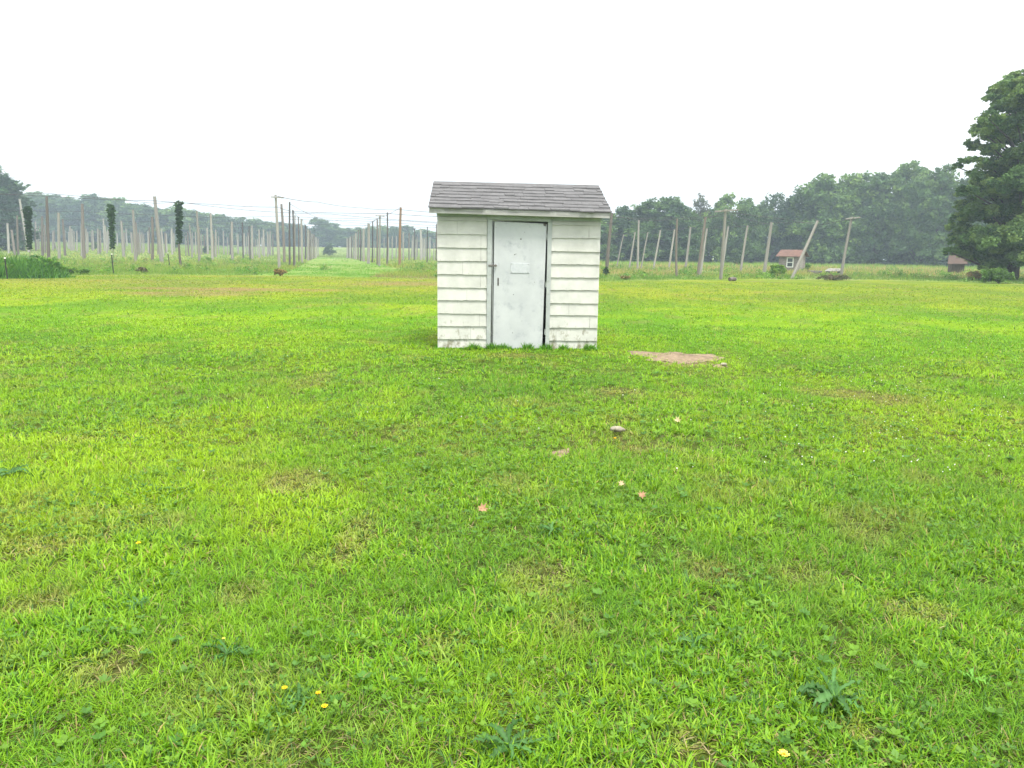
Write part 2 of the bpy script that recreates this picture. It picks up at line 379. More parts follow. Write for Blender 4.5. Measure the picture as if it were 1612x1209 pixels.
# spots kept free of grass for the weeds and the shed
ROS = [(1312, 1105, 0.115, 13), (1092, 1018, 0.085, 9), (868, 840, 0.10, 10), (358, 1035, 0.10, 10), (217, 957, 0.07, 8), (800, 1180, 0.10, 10), (1532, 1076, 0.07, 6), (22, 748, 0.13, 9), (470, 1110, .09, 8)]
ROSP = [ground_at(a, b) for a, b, _, _ in ROS]
SH_O = ground_at(689, 548)            # front left foot of the shed
SH_ROT = math.radians(2.6); SH_W, SH_D = 2.555, 1.9
sx_, sy_ = np.array([math.cos(SH_ROT), math.sin(SH_ROT)]), np.array([-math.sin(SH_ROT), math.cos(SH_ROT)])
def keep(x, y):
    k = np.ones(len(x), bool)
    dx = x - SH_O[0]; dy = y - SH_O[1]
    a = dx * sx_[0] + dy * sx_[1]; b = dx * sy_[0] + dy * sy_[1]
    k &= ~((a > 0) & (a < SH_W) & (b > -0.005) & (b < SH_D))
    k &= rng.uniform(size=len(x)) > field(BARE, x, y) * .78
    for p, (_, _, r, _) in zip(ROSP, ROS): k &= ((x - p[0]) ** 2 + (y - p[1]) ** 2) > (r * 0.25) ** 2
    return k
def lawn_blades():
    parts = []
    bands = [(1.2, 3.2, 1350, 13, 0.052, 0.0038, 3), (3.2, 5.5, 950, 13, 0.054, 0.0045, 3), (5.5, 9, 480, 12, 0.052, 0.006, 2), (9, 16, 180, 11, 0.052, 0.0085, 2), (16, 28, 34, 10, 0.062, 0.017, 1), (28, 44, 18, 9, 0.07, 0.026, 1)]
    for d0, d1, dens, per, hl, bw, seg in bands:
        x0 = -0.85 * d1 - 1.2; x1 = -x0
        nt_ = int((x1 - x0) * (d1 - d0) * dens)
        x = rng.uniform(x0, x1, nt_); y = rng.uniform(d0, d1, nt_)
        k = (np.abs(x) < 0.85 * y + 1.2) & (y < edge_y(x, y)) & (rng.uniform(size=nt_) < .55 + .9 * sstep(.25, .55, fbm(x * 4.5, y * 4.5, 44, 2))); x = x[k]; y = y[k]
        hscale = 0.65 + 0.8 * fbm(x * 1.1, y * 1.1, 40, 3)
        vig = rng.uniform(0.75, 1.3, len(x)) * hscale
        tc_ = rng.normal(0, 1, len(x))
        n = len(x) * per; ix = np.repeat(np.arange(len(x)), per)
        az = rng.uniform(0, 2 * np.pi, n); rr = rng.uniform(0, 1, n) ** 0.7 * (0.022 + 0.5 * bw)
        bx = x[ix] + np.cos(az) * rr; by = y[ix] + np.sin(az) * rr
        k = keep(bx, by); ix = ix[k]; az = az[k]; bx = bx[k]; by = by[k]; n = len(bx)
        az = az + rng.normal(0, 0.6, n)
        wide = (vnoise(x * 2.3, y * 2.3, 60) > 0.52)[ix]
        c = lawn_color(bx, by)
        tt = tc_[ix] * 0.10 + rng.normal(0, 0.10, n)
        c = c * (1 + tt)[:, None]
        yl = np.clip(rng.normal(0.0, 0.28, n) + 0.22 * wide, 0, 1)[:, None]; c = c * (1 - yl) + C_YEL[None] * 1.1 * yl
        dk = (rng.uniform(size=n) < 0.16)[:, None]; c = np.where(dk, C_BLU[None] * (1 + tt)[:, None], c)
        dd = (rng.uniform(size=n) < 0.035)[:, None]; c = np.where(dd, C_DRY[None] * (1 + tt)[:, None], c)
        ln = hl * vig[ix] * rng.uniform(0.55, 1.25, n) * (0.65 if d0 > 25 else 1)
        dryk = field(DRY, bx, by); ln *= 1 - 0.4 * dryk
        w = bw * rng.uniform(0.6, 1.25, n) * np.where(wide, 1.3, 0.75)
        lean = rng.uniform(0.05, 0.95, n); curv = rng.uniform(0.1, 2.0, n)
        P = np.stack([bx, by, T(bx, by) - 0.012], 1)
        tw = rng.uniform(0, np.pi, n) if seg == 1 else az + np.pi / 2 + rng.normal(0, 0.5, n)
        parts.append(blades(P, az, ln, w, lean, curv, np.clip(c, 0.004, 0.9), seg, tw))
    V, Q, Tt, C = join(parts)
    print('lawn blades', len(Tt))
    o = fast_mesh('grass', V, Q, Tt, GRASS, col=C); tag(o, 'short mown lawn grass in mixed bright and deep greens', 'grass', kind='stuff')
lawn_blades()
def thatch():
    r = np.random.default_rng(23); n = 45000; y = 1.3 + 8 * r.uniform(size=n) ** 1.3; x = r.uniform(-1, 1, n) * (.85 * y + 1)
    k = keep(x, y) & (r.uniform(size=n) < .25 + fbm(x * 2, y * 2, 71, 2)); x, y = x[k], y[k]; n = len(x)
    c = np.array([(.30, .24, .12), (.20, .15, .08), (.36, .31, .16), (.12, .16, .04), (.10, .07, .04)])[r.integers(0, 5, n)] * r.uniform(.7, 1.2, (n, 1))
    P = np.stack([x, y, T(x, y) - .008 + r.uniform(0, .012, n)], 1)
    v = blades(P, r.uniform(0, 6.28, n), r.uniform(.02, .06, n), r.uniform(.0018, .0035, n) * (1 + .12 * y), r.uniform(1.1, 1.5, n), r.uniform(-.2, .4, n), c, 2)
    o = fast_mesh('thatch', v[0], v[1], v[2], GRASS, col=v[3]); tag(o, 'dry clippings and dead blades matted between the green grass', 'grass', kind='stuff')
thatch()
def fringe():
    r = np.random.default_rng(29); n = 2600; u = r.uniform(-.03, SH_W + .03, n); v = -np.abs(r.normal(0, .035, n)) - .012
    side = r.uniform(size=n) < .25; v = np.where(side, r.uniform(0, SH_D, n), v); u = np.where(side, np.where(r.uniform(size=n) < .5, -.03, SH_W + .03) + r.normal(0, .012, n), u)
    x = SH_O[0] + u * sx_[0] + v * sy_[0]; y = SH_O[1] + u * sx_[1] + v * sy_[1]
    tuft = sstep(.45, .7, vnoise(u * 7, v * 0 + 3, 8)); tuft = np.where((np.abs(u - .86) < .09) | (np.abs(u - 1.73) < .09), 1, tuft)
    ln = (.035 + .085 * tuft) * r.uniform(.5, 1.3, n); c = 1.5 * (np.array([.07, .21, .015]) * (1 - r.uniform(0, .6, (n, 1))) + np.array([.10, .20, .01]) * r.uniform(0, .6, (n, 1)))
    w = blades(np.stack([x, y, T(x, y) - .01], 1), r.uniform(0, 6.28, n), ln, r.uniform(.006, .011, n), r.uniform(0, .5, n), r.uniform(.1, 1.2, n), c, 2, r.uniform(0, 3.14, n))
    o = fast_mesh('grass_fringe', w[0], w[1], w[2], GRASS, col=w[3]); tag(o, 'uncut darker grass growing against the foot of the shed', 'grass', kind='stuff')
fringe()
def leaves_flat(n_sites, d0, d1, size, label, name, cols, per=3, lift=0.03, seed=3, dens_fn=None):
    r = np.random.default_rng(seed)
    x = r.uniform(-0.85 * d1 - 1, 0.85 * d1 + 1, n_sites); y = r.uniform(d0, d1, n_sites)
    k = (np.abs(x) < 0.85 * y + 1.2) & keep(x, y) & (fbm(x * 1.3, y * 1.3, 90 + seed, 3) > 0.52); x = x[k]; y = y[k]
    n = len(x) * per; ix = np.repeat(np.arange(len(x)), per)
    az = r.uniform(0, 2 * np.pi, len(x))[ix] + np.tile(np.arange(per) * 2 * np.pi / per, len(x)) + r.normal(0, .25, n)
    s = size * r.uniform(0.6, 1.4, len(x))[ix] * (1 + y[ix] * 0.05)
    h = (lift * r.uniform(0.5, 1.3, len(x)))[ix]; tilt = r.uniform(0.15, 0.7, n)
    u = np.stack([np.cos(az) * np.cos(tilt), np.sin(az) * np.cos(tilt), np.sin(tilt)], 1); w = np.stack([-np.sin(az), np.cos(az), np.zeros(n)], 1)
    c0 = np.stack([x[ix], y[ix], T(x[ix], y[ix]) + h], 1); s = s[:, None]
    V = np.stack([c0, c0 + u * s * 0.55 - w * s * 0.42, c0 + u * s * 1.1, c0 + u * s * 0.55 + w * s * 0.42], 1).reshape(-1, 3)
    Q = np.arange(n * 4).reshape(-1, 4)
    c = np.array(cols)[r.integers(0, len(cols), len(x))][ix] * r.uniform(0.8, 1.2, n)[:, None]
    o = fast_mesh(name, V, Q, [], WEED, col=np.repeat(c, 4, 0)); tag(o, label, name.replace('_', ' '), kind='stuff')
leaves_flat(20000, 1.4, 7.0, 0.014, 'patches of small round leaved clover among the lawn grass', 'clover', [(0.07, 0.17, 0.025), (0.09, 0.21, 0.02), (0.13, 0.25, 0.02)])
leaves_flat(8000, 1.4, 11.0, 0.020, 'low broad leaved weeds spread through the lawn', 'ground_cover', [(0.07, 0.18, 0.025), (0.12, 0.24, 0.02), (0.09, 0.20, 0.025)], per=5, lift=0.02, seed=8)

# ------------------------------------------------------------------ soil patches
def soil(name, outline, h, label=None):
    rj = np.random.default_rng(len(outline)); ol = []
    for (a, b), (a2, b2) in zip(outline, outline[1:] + outline[:1]):
        for f in (0, .33, .67): ol.append((a + (a2 - a) * f + rj.normal(0, 1.6), b + (b2 - b) * f + rj.normal(0, .45)))
    P = [ground_at(a, b) for a, b in ol]; c = np.mean(P, 0)
    V = []; Fc = []; n = len(P); rings = [1.0, 0.8, 0.55, 0.3, 0.0]
    for k, r in enumerate(rings[:-1]):
        for i, p in enumerate(P):
            q = c + (p - c) * r; q[2] = float(T(q[0], q[1])) - 0.004 + h * (1 - r ** 2) * (0.6 + 0.8 * float(vnoise(q[0] * 9, q[1] * 9, 3)))
            V.append(q - c * np.array([1, 1, 0]))
    V.append(np.array([0, 0, float(T(c[0], c[1])) + h * 0.9]))
    for k in range(len(rings) - 2):
        for i in range(n): j = (i + 1) % n; Fc.append((k * n + i, k * n + j, (k + 1) * n + j, (k + 1) * n + i))
    m = (len(rings) - 2) * n
    for i in range(n): Fc.append((m + i, m + (i + 1) % n, len(V) - 1))
    o = mesh(name, V, Fc, M_SOIL, smooth=True, loc=(c[0], c[1], 0)); tag(o, label, 'soil', kind='structure'); return o
soil('bare_soil', [(984, 551), (1004, 553), (1022, 556), (1040, 557), (1050, 554), (1070, 554), (1080, 557), (1092, 559), (1105, 558), (1118, 557), (1138, 562), (1141, 566), (1120, 568), (1104, 570), (1085, 573), (1066, 572), (1048, 569), (1022, 568), (1018, 562), (1000, 559)], 0.03, 'tan bare soil patch in the grass right of the shed')
soil('bare_soil', [(1120, 574), (1130, 573), (1142, 575), (1146, 577), (1134, 579), (1122, 577)], 0.02, 'small soil spot just in front of the large bare patch')
soil('bare_soil', [(862, 716), (872, 709), (885, 706), (898, 704), (900, 709), (892, 716), (880, 721), (866, 723)], 0.012, 'small brown scrape in the lawn in front of the shed')

# ------------------------------------------------------------------ shed
def build_shed():
    r = np.random.default_rng(5)
    root = empty('shed', SH_O - np.array([0, 0, 0.01]), SH_ROT)
    root.scale = (1, 1, 0.965)
    tag(root, 'small white wooden shed with grey shingle roof standing on the lawn', 'shed')
    Wd, D, wall_h = SH_W, SH_D, 2.22
    ey, rz, rake = -0.16, 2.74, 0.95
    # wall shell (solid, with the door opening left open in front)
    b = MB(); t = 0.06
    b.quadbox(0.03, 0.835, 0.03, 0.03 + t, 0, wall_h - .02); b.quadbox(1.76, Wd - 0.03, 0.03, 0.03 + t, 0, wall_h - .02); b.quadbox(0.835, 1.76, 0.03, 0.03 + t, 2.08, wall_h - .02)
    b.build('front_wall', M_SIDING, root)
    for x0 in (0.03, Wd - 0.09):
        b = MB(); b.poly_prism([(x0, 0.095, 0), (x0, D - .095, 0), (x0, D - .1, wall_h), (x0, rake, rz - 0.08), (x0, 0.1, wall_h)], (t, 0, 0)); b.build('side_wall', M_SIDING, root)
    b = MB(); b.quadbox(0.03, Wd - 0.03, D - 0.09, D - 0.03, 0, wall_h); b.build('back_wall', M_SIDING, root)
    b = MB(); b.quadbox(0.095, Wd - .095, 0.095, D - .095, 0.0, 0.02); b.build('floor', M_BLACK, root)
    # siding shingle courses: slabs tilted outward at their lower edge, each with a slightly uneven edge
    def courses(u0, u1, zl, name, tilt_seed, sides=False):
        q = np.random.default_rng(tilt_seed); top = zl[0]
        for k in range(len(zl) - 1):
            zt, zb = zl[k], zl[k + 1]
            nseg = 14; mb = MB()
            us = np.linspace(u0, u1, nseg + 1); a = q.uniform(-0.006, 0.006)
            wob = q.normal(0, 0.0022, nseg + 1); out = 0.0075 + q.uniform(0, 0.004) + np.abs(q.normal(0, 0.0015, nseg + 1))
            if q.uniform() < 0.4: out[-1] += 0.008
            if q.uniform() < 0.3: out[0] += 0.008
            n = 0
            for i, u in enumerate(us):
                e_ = zb + a * (u - u0) / (u1 - u0) + wob[i]
                mb.v += [(u, 0.026, zt - 0.0015), (u, 0.018, zt - 0.0015), (u, -out[i] + 0.010, e_), (u, 0.024, e_ + 0.001)]
            for i in range(nseg):
                o_ = 4 * i
                for (p, r_) in ((0, 1), (1, 2), (2, 3), (3, 0)): mb.f.append((o_ + p, o_ + r_, o_ + 4 + r_, o_ + 4 + p))
            mb.f.append((0, 3, 2, 1)); m = 4 * nseg; mb.f.append((m, m + 1, m + 2, m + 3))
            pc = mb.build(name, M_SIDING, root)
            for u in list(np.linspace(u0 + .03, u1 - .03, 4) + q.uniform(-.02, .02, 4)):
                if q.uniform() < .55: nb = MB(); zz = zb + .022; nb.tube([(u, -out[0] + .0085, zz), (u, -out[0] + .014, zz)], .0032, 6); nb.build('nail', M_METAL, pc)
            if q.uniform() < .6:
                u = u0 + (u1 - u0) * q.uniform(.1, .9); nb = MB(); nb.poly_prism([(u, -out[0] + .0098, zb + .006), (u + .002, -out[0] + .0098, zb + .006), (u + .002, .0172, zt - .01), (u, .0172, zt - .01)], (0, .004, 0)); nb.build('seam', M_DARK, pc)
    zL = [2.135, 2.075, 1.862, 1.65, 1.435, 1.222, 1.01, 0.80, 0.585, 0.375, 0.160, -0.01]
    zR = [2.09, 2.035, 1.825, 1.615, 1.405, 1.19, 0.985, 0.775, 0.575, 0.365, 0.150, -0.01]
    courses(0.0, 0.775, zL, 'siding_course', 1)
    courses(1.785, Wd, zR, 'siding_course', 2)
    # siding on the two sides and back
    for side in (0, 1):
        mb = MB()
        for k in range(10):
            zt = 2.08 - k * 0.213; zb = max(zt - 0.213, -.01); x0 = 0.029 if side == 0 else Wd - 0.029; o_ = -0.02 if side == 0 else 0.02
            n = len(mb.v)
            mb.v += [(x0, 0.035, zt), (x0 + o_ * .3, 0.035, zt), (x0 + o_, 0.035, zb), (x0, 0.035, zb), (x0, D, zt), (x0 + o_ * .3, D, zt), (x0 + o_, D, zb), (x0, D, zb)]
            mb.f += [(n, n + 1, n + 5, n + 4), (n + 1, n + 2, n + 6, n + 5), (n + 2, n + 3, n + 7, n + 6), (n, n + 3, n + 2, n + 1), (n + 9, n + 5, n + 6, n + 7)]
        mb.build('side_siding', M_SIDING, root)
    # frieze, door trim
    b = MB(); b.poly_prism([(-0.005, 0.0, 2.140), (0.77, 0.0, 2.140), (0.77, 0.0, 2.25), (-0.005, 0.0, 2.25)], (0, 0.025, 0)); b.build('frieze_board', M_TRIM, root); b = MB()
    b.poly_prism([(1.792, 0.0, 2.096), (Wd + .005, 0.0, 2.096), (Wd + .005, 0.0, 2.25), (1.792, 0.0, 2.25)], (0, 0.025, 0)); b.build('frieze_board', M_TRIM, root)
    b = MB(); b.poly_prism([(0.777, -0.012, 0.0), (0.842, -0.012, 0.0), (0.856, -0.012, 2.10), (0.782, -0.012, 2.10)], (0, 0.04, 0)); b.build('door_jamb', M_TRIM, root, bevel=0.002)
    b = MB(); b.poly_prism([(1.722, -0.012, 0.0), (1.782, -0.012, 0.0), (1.79, -0.012, 2.075), (1.722, -0.012, 2.075)], (0, 0.04, 0)); b.build('door_jamb', M_TRIM, root, bevel=0.002)
    b = MB(); b.poly_prism([(0.77, -0.014, 2.103), (0.857, -0.014, 2.103), (1.722, -0.014, 2.078), (1.79, -0.014, 2.078), (1.79, -0.014, 2.19), (0.77, -0.014, 2.21)], (0, 0.04, 0)); b.build('door_header', M_TRIM, root, bevel=0.002)
    # door (slightly racked slab)
    b = MB()
    dl0, dl1, dr0, dr1 = 0.882, 0.887, 1.672, 1.705
    b.poly_prism([(dl0, 0.004, 0.0), (dr0, 0.004, -0.005), (dr1, 0.004, 2.05), (dl1, 0.004, 2.075)], (0, 0.035, 0))
    door = b.build('door', M_DOOR, root, bevel=0.004)
    b = MB(); b.quadbox(0.862, 0.872, 0.022, 0.045, 0.02, 2.08); b.build('door_stop', M_TRIM, root)
    b = MB(); b.poly_prism([(1.145, -0.004, 1.255), (1.445, -0.004, 1.255), (1.445, -0.004, 1.412), (1.145, -0.004, 1.418)], (0, 0.007, 0)); pl = b.build('sign_plate', M_PLATE, door, bevel=0.002)
    for u, z in ((1.165, 1.40), (1.425, 1.395), (1.165, 1.272), (1.425, 1.272)): b = MB(); b.tube([(u, -0.008, z), (u, -0.004, z)], 0.005, 8); b.build('screw', M_METAL, pl)
    # hasp and padlock staple, lock slot, nail holes
    b = MB(); b.quadbox(0.80, 0.935, -0.020, -0.0145, 1.358, 1.384); b.build('hasp', M_METAL, door, bevel=0.001)
    b = MB(); b.tube([(0.912, -0.022, 1.352), (0.912, -0.045, 1.356), (0.912, -0.045, 1.386), (0.912, -0.022, 1.39)], 0.005, 6); b.tube([(0.905, -0.034, 1.371), (0.925, -0.034, 1.371)], 0.014, 8); b.build('staple', M_METAL, door)
    b = MB(); b.quadbox(0.944, 0.966, 0.001, 0.006, 1.045, 1.175); b.build('lock_slot', M_METAL, door)
    b = MB(); b.quadbox(0.950, 0.960, -0.0015, 0.0005, 1.06, 1.10); b.quadbox(0.950, 0.960, -0.0015, 0.0005, 1.12, 1.16); b.build('keyhole', M_BLACK, door)
    for u, z, rr in ((1.305, 1.80, .011), (1.20, 0.905, .007), (1.195, 0.275, .007), (1.36, 1.91, .005), (1.53, 1.11, .005), (1.21, 1.55, .008), (1.34, 0.47, .005), (1.23, 1.56, .006), (0.915, 1.98, .005)):
        b = MB(); b.tube([(u, 0.0015, z), (u, 0.006, z)], rr, 8); b.build('nail_hole', M_DARK, door)
    b = MB(); b.poly_prism([(1.655, 0.0015, 2.055), (1.655, 0.0015, 2.02), (1.69, 0.0015, 2.005), (1.70, 0.0015, 2.052)][::-1], (0, 0.004, 0)); b.build('dark_corner', M_DARK, door)  # small dark patch at the upper right corner of the door
    for z in (1.80, 1.03, 0.25):
        b = MB(); b.tube([(1.712, -0.004, z), (1.712, -0.004, z + 0.09)], 0.008, 8); b.build('hinge', M_TRIM, root)
    # fascia
    x0, x1 = -0.11, Wd + 0.125
    e0, e1 = 2.255, 2.215     # the eave droops towards the right
    b = MB(); b.poly_prism([(x0, ey, e0 - 0.075), (x1 - .02, ey, e1 - 0.075), (x1 - .02, ey, e1 + 0.006), (x0, ey, e0 + 0.006)], (0, 0.025, 0)); b.build('fascia', M_FASCIA, root, bevel=0.002)
    b = MB(); b.poly_prism([(x0, ey + .027, e0 - 0.055), (x1 - .02, ey + .027, e1 - 0.055), (x1 - .02, 0.02, e1 - 0.055), (x0, 0.02, e0 - 0.055)], (0, 0, 0.012)); b.build('soffit', M_TRIM, root)
    # roof deck + shingle courses
    def deck(y_e, y_r, nm):
        b = MB(); n = 0
        b.v = [(x0, y_e, e0), (x1, y_e, e1), (x1 - .03, y_r, rz - .02), (x0 + .01, y_r, rz), (x0, y_e, e0 + .012), (x1, y_e, e1 + .012), (x1 - .03, y_r, rz - .008), (x0 + .01, y_r, rz + .012)]
        b.f = [(0, 3, 2, 1), (4, 5, 6, 7), (0, 1, 5, 4), (1, 2, 6, 5), (2, 3, 7, 6), (3, 0, 4, 7)]
        return b.build(nm, M_FASCIA, root)
    roof = deck(ey + .003, rake, 'roof'); 
    yb = 2 * rake - ey
    b = MB(); b.v = [(x0, yb, e0), (x1, yb, e1), (x1 - .03, rake + .002, rz - .02), (x0 + .01, rake + .002, rz), (x0, yb, e0 + .018), (x1, yb, e1 + .018), (x1 - .03, rake + .002, rz + .0), (x0 + .01, rake + .002, rz + .02)]
    b.f = [(0, 1, 2, 3), (7, 6, 5, 4), (4, 5, 1, 0), (5, 6, 2, 1), (6, 7, 3, 2), (7, 4, 0, 3)]; b.build('roof', M_SHINGLE, root)
    nc = 8
    for k in range(nc):
        # tabs of one course
        f0, f1 = k / nc, min(1.0, (k + 1.12) / nc)
        mb = MB(); u = -r.uniform(0.05, 0.28); 
        while u < 1.0:
            un = u + r.choice([0.055, 0.08, 0.105, 0.12]) ; a0, a1 = max(u, 0), min(un - 0.0012, 1)
            if a1 > a0:
                drop = r.normal(0, 0.007) + (0.02 if r.uniform() < 0.25 else 0); lift = r.uniform(0.006, 0.019)
                def P(a, f, up):
                    xe = x0 - .012 + (x1 - x0 + .024) * a; ye = ey - 0.02 + (rake - ey + .02) * f
                    ze = (e0 + (e1 - e0) * a) * (1 - f) + (rz + -.02 * a) * f + 0.014 + up
                    xr = (x0 - .002) * 1 + (x1 - x0 - 0.024) * a
                    return (xe * (1 - f) + xr * f, ye, ze)
                fs = f0 - drop / 1.15
                n = len(mb.v)
                mb.v += [P(a0, fs, lift * .2 + .001), P(a1, fs, lift * .2 + .001), P(a1, f1, 0.0), P(a0, f1, 0.0), P(a0, fs, lift + 0.010), P(a1, fs, lift + 0.010), P(a1, f1, 0.003), P(a0, f1, 0.003)]
                mb.f += [tuple(n + i for i in q) for q in ((0, 3, 2, 1), (4, 5, 6, 7), (0, 1, 5, 4), (1, 2, 6, 5), (2, 3, 7, 6), (3, 0, 4, 7))]
            u = un
        mb.build('shingle_course', M_SHINGLE, roof)
    mb = MB(); mb.poly_prism([(x0 + .0, rake - .09, rz - .012), (x0, rake, rz + .036), (x0, rake + .09, rz - .012), (x0, rake, rz + .028)], (x1 - x0 - .03, 0, -.02)); mb.build('ridge_cap', M_SHINGLE, roof)
    return root
build_shed()

# ------------------------------------------------------------------ poles
C2 = lambda X, Y: (X / 5.373, 250 + Y / 5.373)
C3 = lambda X, Y: (200 + X / 5.757, 290 + Y / 5.757)
C4 = lambda X, Y: (420 + X / 5.757, 290 + Y / 5.757)
C5 = lambda X, Y: (930 + X / 6.448, 290 + Y / 6.448)
C6 = lambda X, Y: (1150 + X / 6.044, 250 + Y / 6.044)
P_, B_, D_, T_ = 'pale', 'brown', 'dark', 'tan'
raw = {
 C2: (5.373, [(5,570,5,760,10,P_),(40,570,45,770,12,P_),(62,545,75,800,18,P_),(98,600,125,815,20,B_),(145,480,155,820,16,B_),(165,340,245,790,18,P_),(165,400,205,780,20,B_),
   (155,600,205,750,9,P_),(280,610,318,770,11,P_),(300,530,310,770,16,P_),(322,590,330,770,12,P_),(357,485,362,820,20,B_),(395,318,415,885,24,B_),(375,560,385,800,14,B_),(330,620,380,780,9,P_),
   (447,610,448,780,14,P_),(495,455,503,860,23,P_),(530,510,552,820,18,B_),(548,605,552,760,11,P_),(590,570,605,780,16,P_),(625,610,630,780,11,P_),(650,610,650,780,10,P_),(460,700,480,775,8,P_),(560,690,582,765,8,P_),
   (695,380,712,855,25,B_),(688,550,690,830,12,P_),(725,590,735,800,14,P_),(742,620,745,790,11,P_),(827,590,832,810,14,P_),(845,600,847,810,11,B_),(873,505,885,780,14,P_),(910,600,912,770,10,P_),(888,560,905,800,12,P_),
   (1025,525,1047,835,22,P_),(1065,590,1075,740,12,P_),(990,630,992,740,10,P_),(1125,430,1148,880,22,P_),(1148,535,1160,830,13,B_),(1115,630,1120,800,10,P_),(1170,630,1178,810,12,B_),(1193,640,1193,800,10,P_),
   (1250,615,1255,800,10,P_),(1262,575,1268,810,12,B_),(1287,490,1288,870,21,B_),(1307,318,1370,890,29,P_),(1365,590,1385,830,13,P_),(1330,640,1335,810,10,B_),(1397,625,1402,800,13,B_),(1452,590,1458,810,16,P_)]),
 C3: (5.757, [(565,365,590,665,14,P_),(550,430,560,650,11,B_),(530,460,535,650,10,P_),(620,430,625,640,10,P_),(632,240,655,725,20,P_),(652,385,662,690,12,B_),(672,450,678,640,11,P_),(725,395,732,635,18,P_),(758,260,775,690,21,P_),
   (780,455,785,660,14,B_),(803,415,805,660,15,P_),(828,470,830,640,10,P_),(873,425,878,640,12,P_),(910,480,912,640,10,P_),(932,440,935,640,12,D_),(950,340,957,710,21,P_),(1007,450,1010,640,10,P_),(1045,345,1053,690,12,D_),
   (1082,475,1083,640,11,P_),(1105,380,1115,685,12,D_),(1130,375,1137,675,19,P_),(1162,495,1163,650,9,P_),(1180,495,1182,650,9,P_),(1197,410,1200,670,16,P_),(1237,410,1245,660,16,P_),(1272,430,1275,660,13,P_),(1298,420,1300,650,12,P_),
   (1322,450,1323,650,12,B_),(470,540,487,750,20,B_)]),
 C4: (5.757, [(80,95,115,765,27,'arm'),(132,180,160,710,25,B_),(207,160,208,740,16,D_),(237,235,246,755,16,D_),(255,280,255,740,11,P_),(286,295,292,710,12,B_),(313,318,320,720,22,P_),
   (350,370,350,680,14,D_),(373,410,373,690,17,P_),(391,420,391,686,14,B_),(410,450,410,680,15,P_),(428,455,428,675,14,B_),(446,480,446,668,13,P_),(465,490,465,660,11,P_),
   (727,490,727,670,11,P_),(740,490,740,670,11,B_),(755,475,755,671,13,P_),(770,470,770,673,11,B_),(788,465,788,676,12,P_),(807,440,806,682,18,P_),(830,415,829,686,12,B_),(850,415,850,695,15,D_),
   (878,400,877,700,22,P_),(924,355,921,720,27,P_),(960,335,957,710,12,D_),(1002,315,1002,730,16,B_),(1026,280,1020,745,17,'smallarm'),(975,545,975,680,9,P_),(1063,490,1063,675,9,P_),(1102,480,1102,690,13,P_),
   (1093,255,1090,735,15,D_),(1137,470,1137,685,12,P_),(1174,470,1174,675,12,P_),(1215,210,1206,745,24,T_),(1237,435,1237,690,16,P_),(1290,440,1290,690,12,B_),(1317,510,1317,680,9,P_),(1340,400,1338,692,11,D_),
   (1352,500,1352,690,10,P_),(1395,410,1397,690,21,P_),(1425,490,1427,690,13,P_),(1455,385,1453,710,10,D_),(1472,520,1472,685,9,P_),(1515,530,1515,690,11,P_),(1538,360,1535,700,12,B_)]),
 C5: (6.448, [(140,505,100,770,16,P_),(180,390,168,790,22,B_),(215,290,160,885,32,B_),(240,515,185,770,15,P_),(333,510,262,850,13,P_),(450,485,390,855,16,P_),(487,360,475,870,20,P_),(580,485,510,860,14,P_),
   (708,465,632,880,18,P_),(850,460,793,860,18,P_),(876,350,870,935,23,B_),(1013,435,960,860,23,P_),(1165,335,1085,940,29,B_),(1180,450,1115,920,21,P_),(1368,250,1318,965,32,'arm'),(1395,425,1335,860,19,P_)]),
 C6: (6.044, [(163,635,95,1085,23,P_),(390,605,318,1090,29,P_),(830,590,585,1140,27,P_),(1155,550,1050,1125,27,'arm')]),
}
MATS = {'pale': M_PALE, 'brown': M_BROWN, 'dark': M_DARK, 'tan': M_TAN}
def unit_pole(mat, seed):
    q = np.random.default_rng(seed); mb = MB(); k = 9; bend = q.normal(0, 0.12, 2)
    ns = 10; wob = q.uniform(.93, 1.07, ns)
    for i in range(k + 1):
        rr = 1.08 - 0.26 * i / k + q.uniform(-.03, .03); cx_, cy_ = bend * math.sin(math.pi * i / k) * 2
        mb.v += [(cx_ + rr * wob[j] * math.cos(6.2832 * j / ns), cy_ + rr * wob[j] * math.sin(6.2832 * j / ns), i / k) for j in range(ns)]
    for i in range(k):
        for j in range(ns): a = i * ns + j; b = i * ns + (j + 1) % ns; mb.f.append((a, b, b + ns, a + ns))
    mb.f.append(tuple(range(ns))[::-1]); mb.f.append(tuple(k * ns + j for j in range(ns)))
    me = bpy.data.meshes.new('pole'); me.from_pydata(mb.v, [], mb.f); me.update(); me.materials.append(mat)
    me.polygons.foreach_set('use_smooth', [True] * len(me.polygons)); return me
UP = {k: [unit_pole(m, i * 7 + j) for j in range(3)] for i, (k, m) in enumerate(MATS.items())}
POLES = []
for conv, (scl, lst) in raw.items():
    for (xt, yt, xb, yb, w, tone) in lst:
        (pxt, pyt), (pxb, pyb) = conv(xt, yt), conv(xb, yb)
        POLES.append(dict(pt=(pxt, pyt), pb=(pxb, pyb), w=w / scl, tone=tone))
tens = ['twenty-' + w for w in ('first', 'second', 'third', 'fourth', 'fifth', 'sixth', 'seventh', 'eighth', 'ninth')]
words = ['leftmost', 'second from the left', 'third from the left', 'fourth from the left', 'fifth from the left', 'sixth from the left', 'seventh from the left', 'eighth from the left', 'ninth from the left', 'tenth from the left', 'eleventh from the left', 'twelfth from the left', 'thirteenth from the left', 'fourteenth from the left', 'fifteenth from the left', 'sixteenth from the left', 'seventeenth from the left', 'eighteenth from the left', 'nineteenth from the left', 'twentieth from the left']
words += [w + ' from the left' for w in tens]
xr = np.random.default_rng(91)
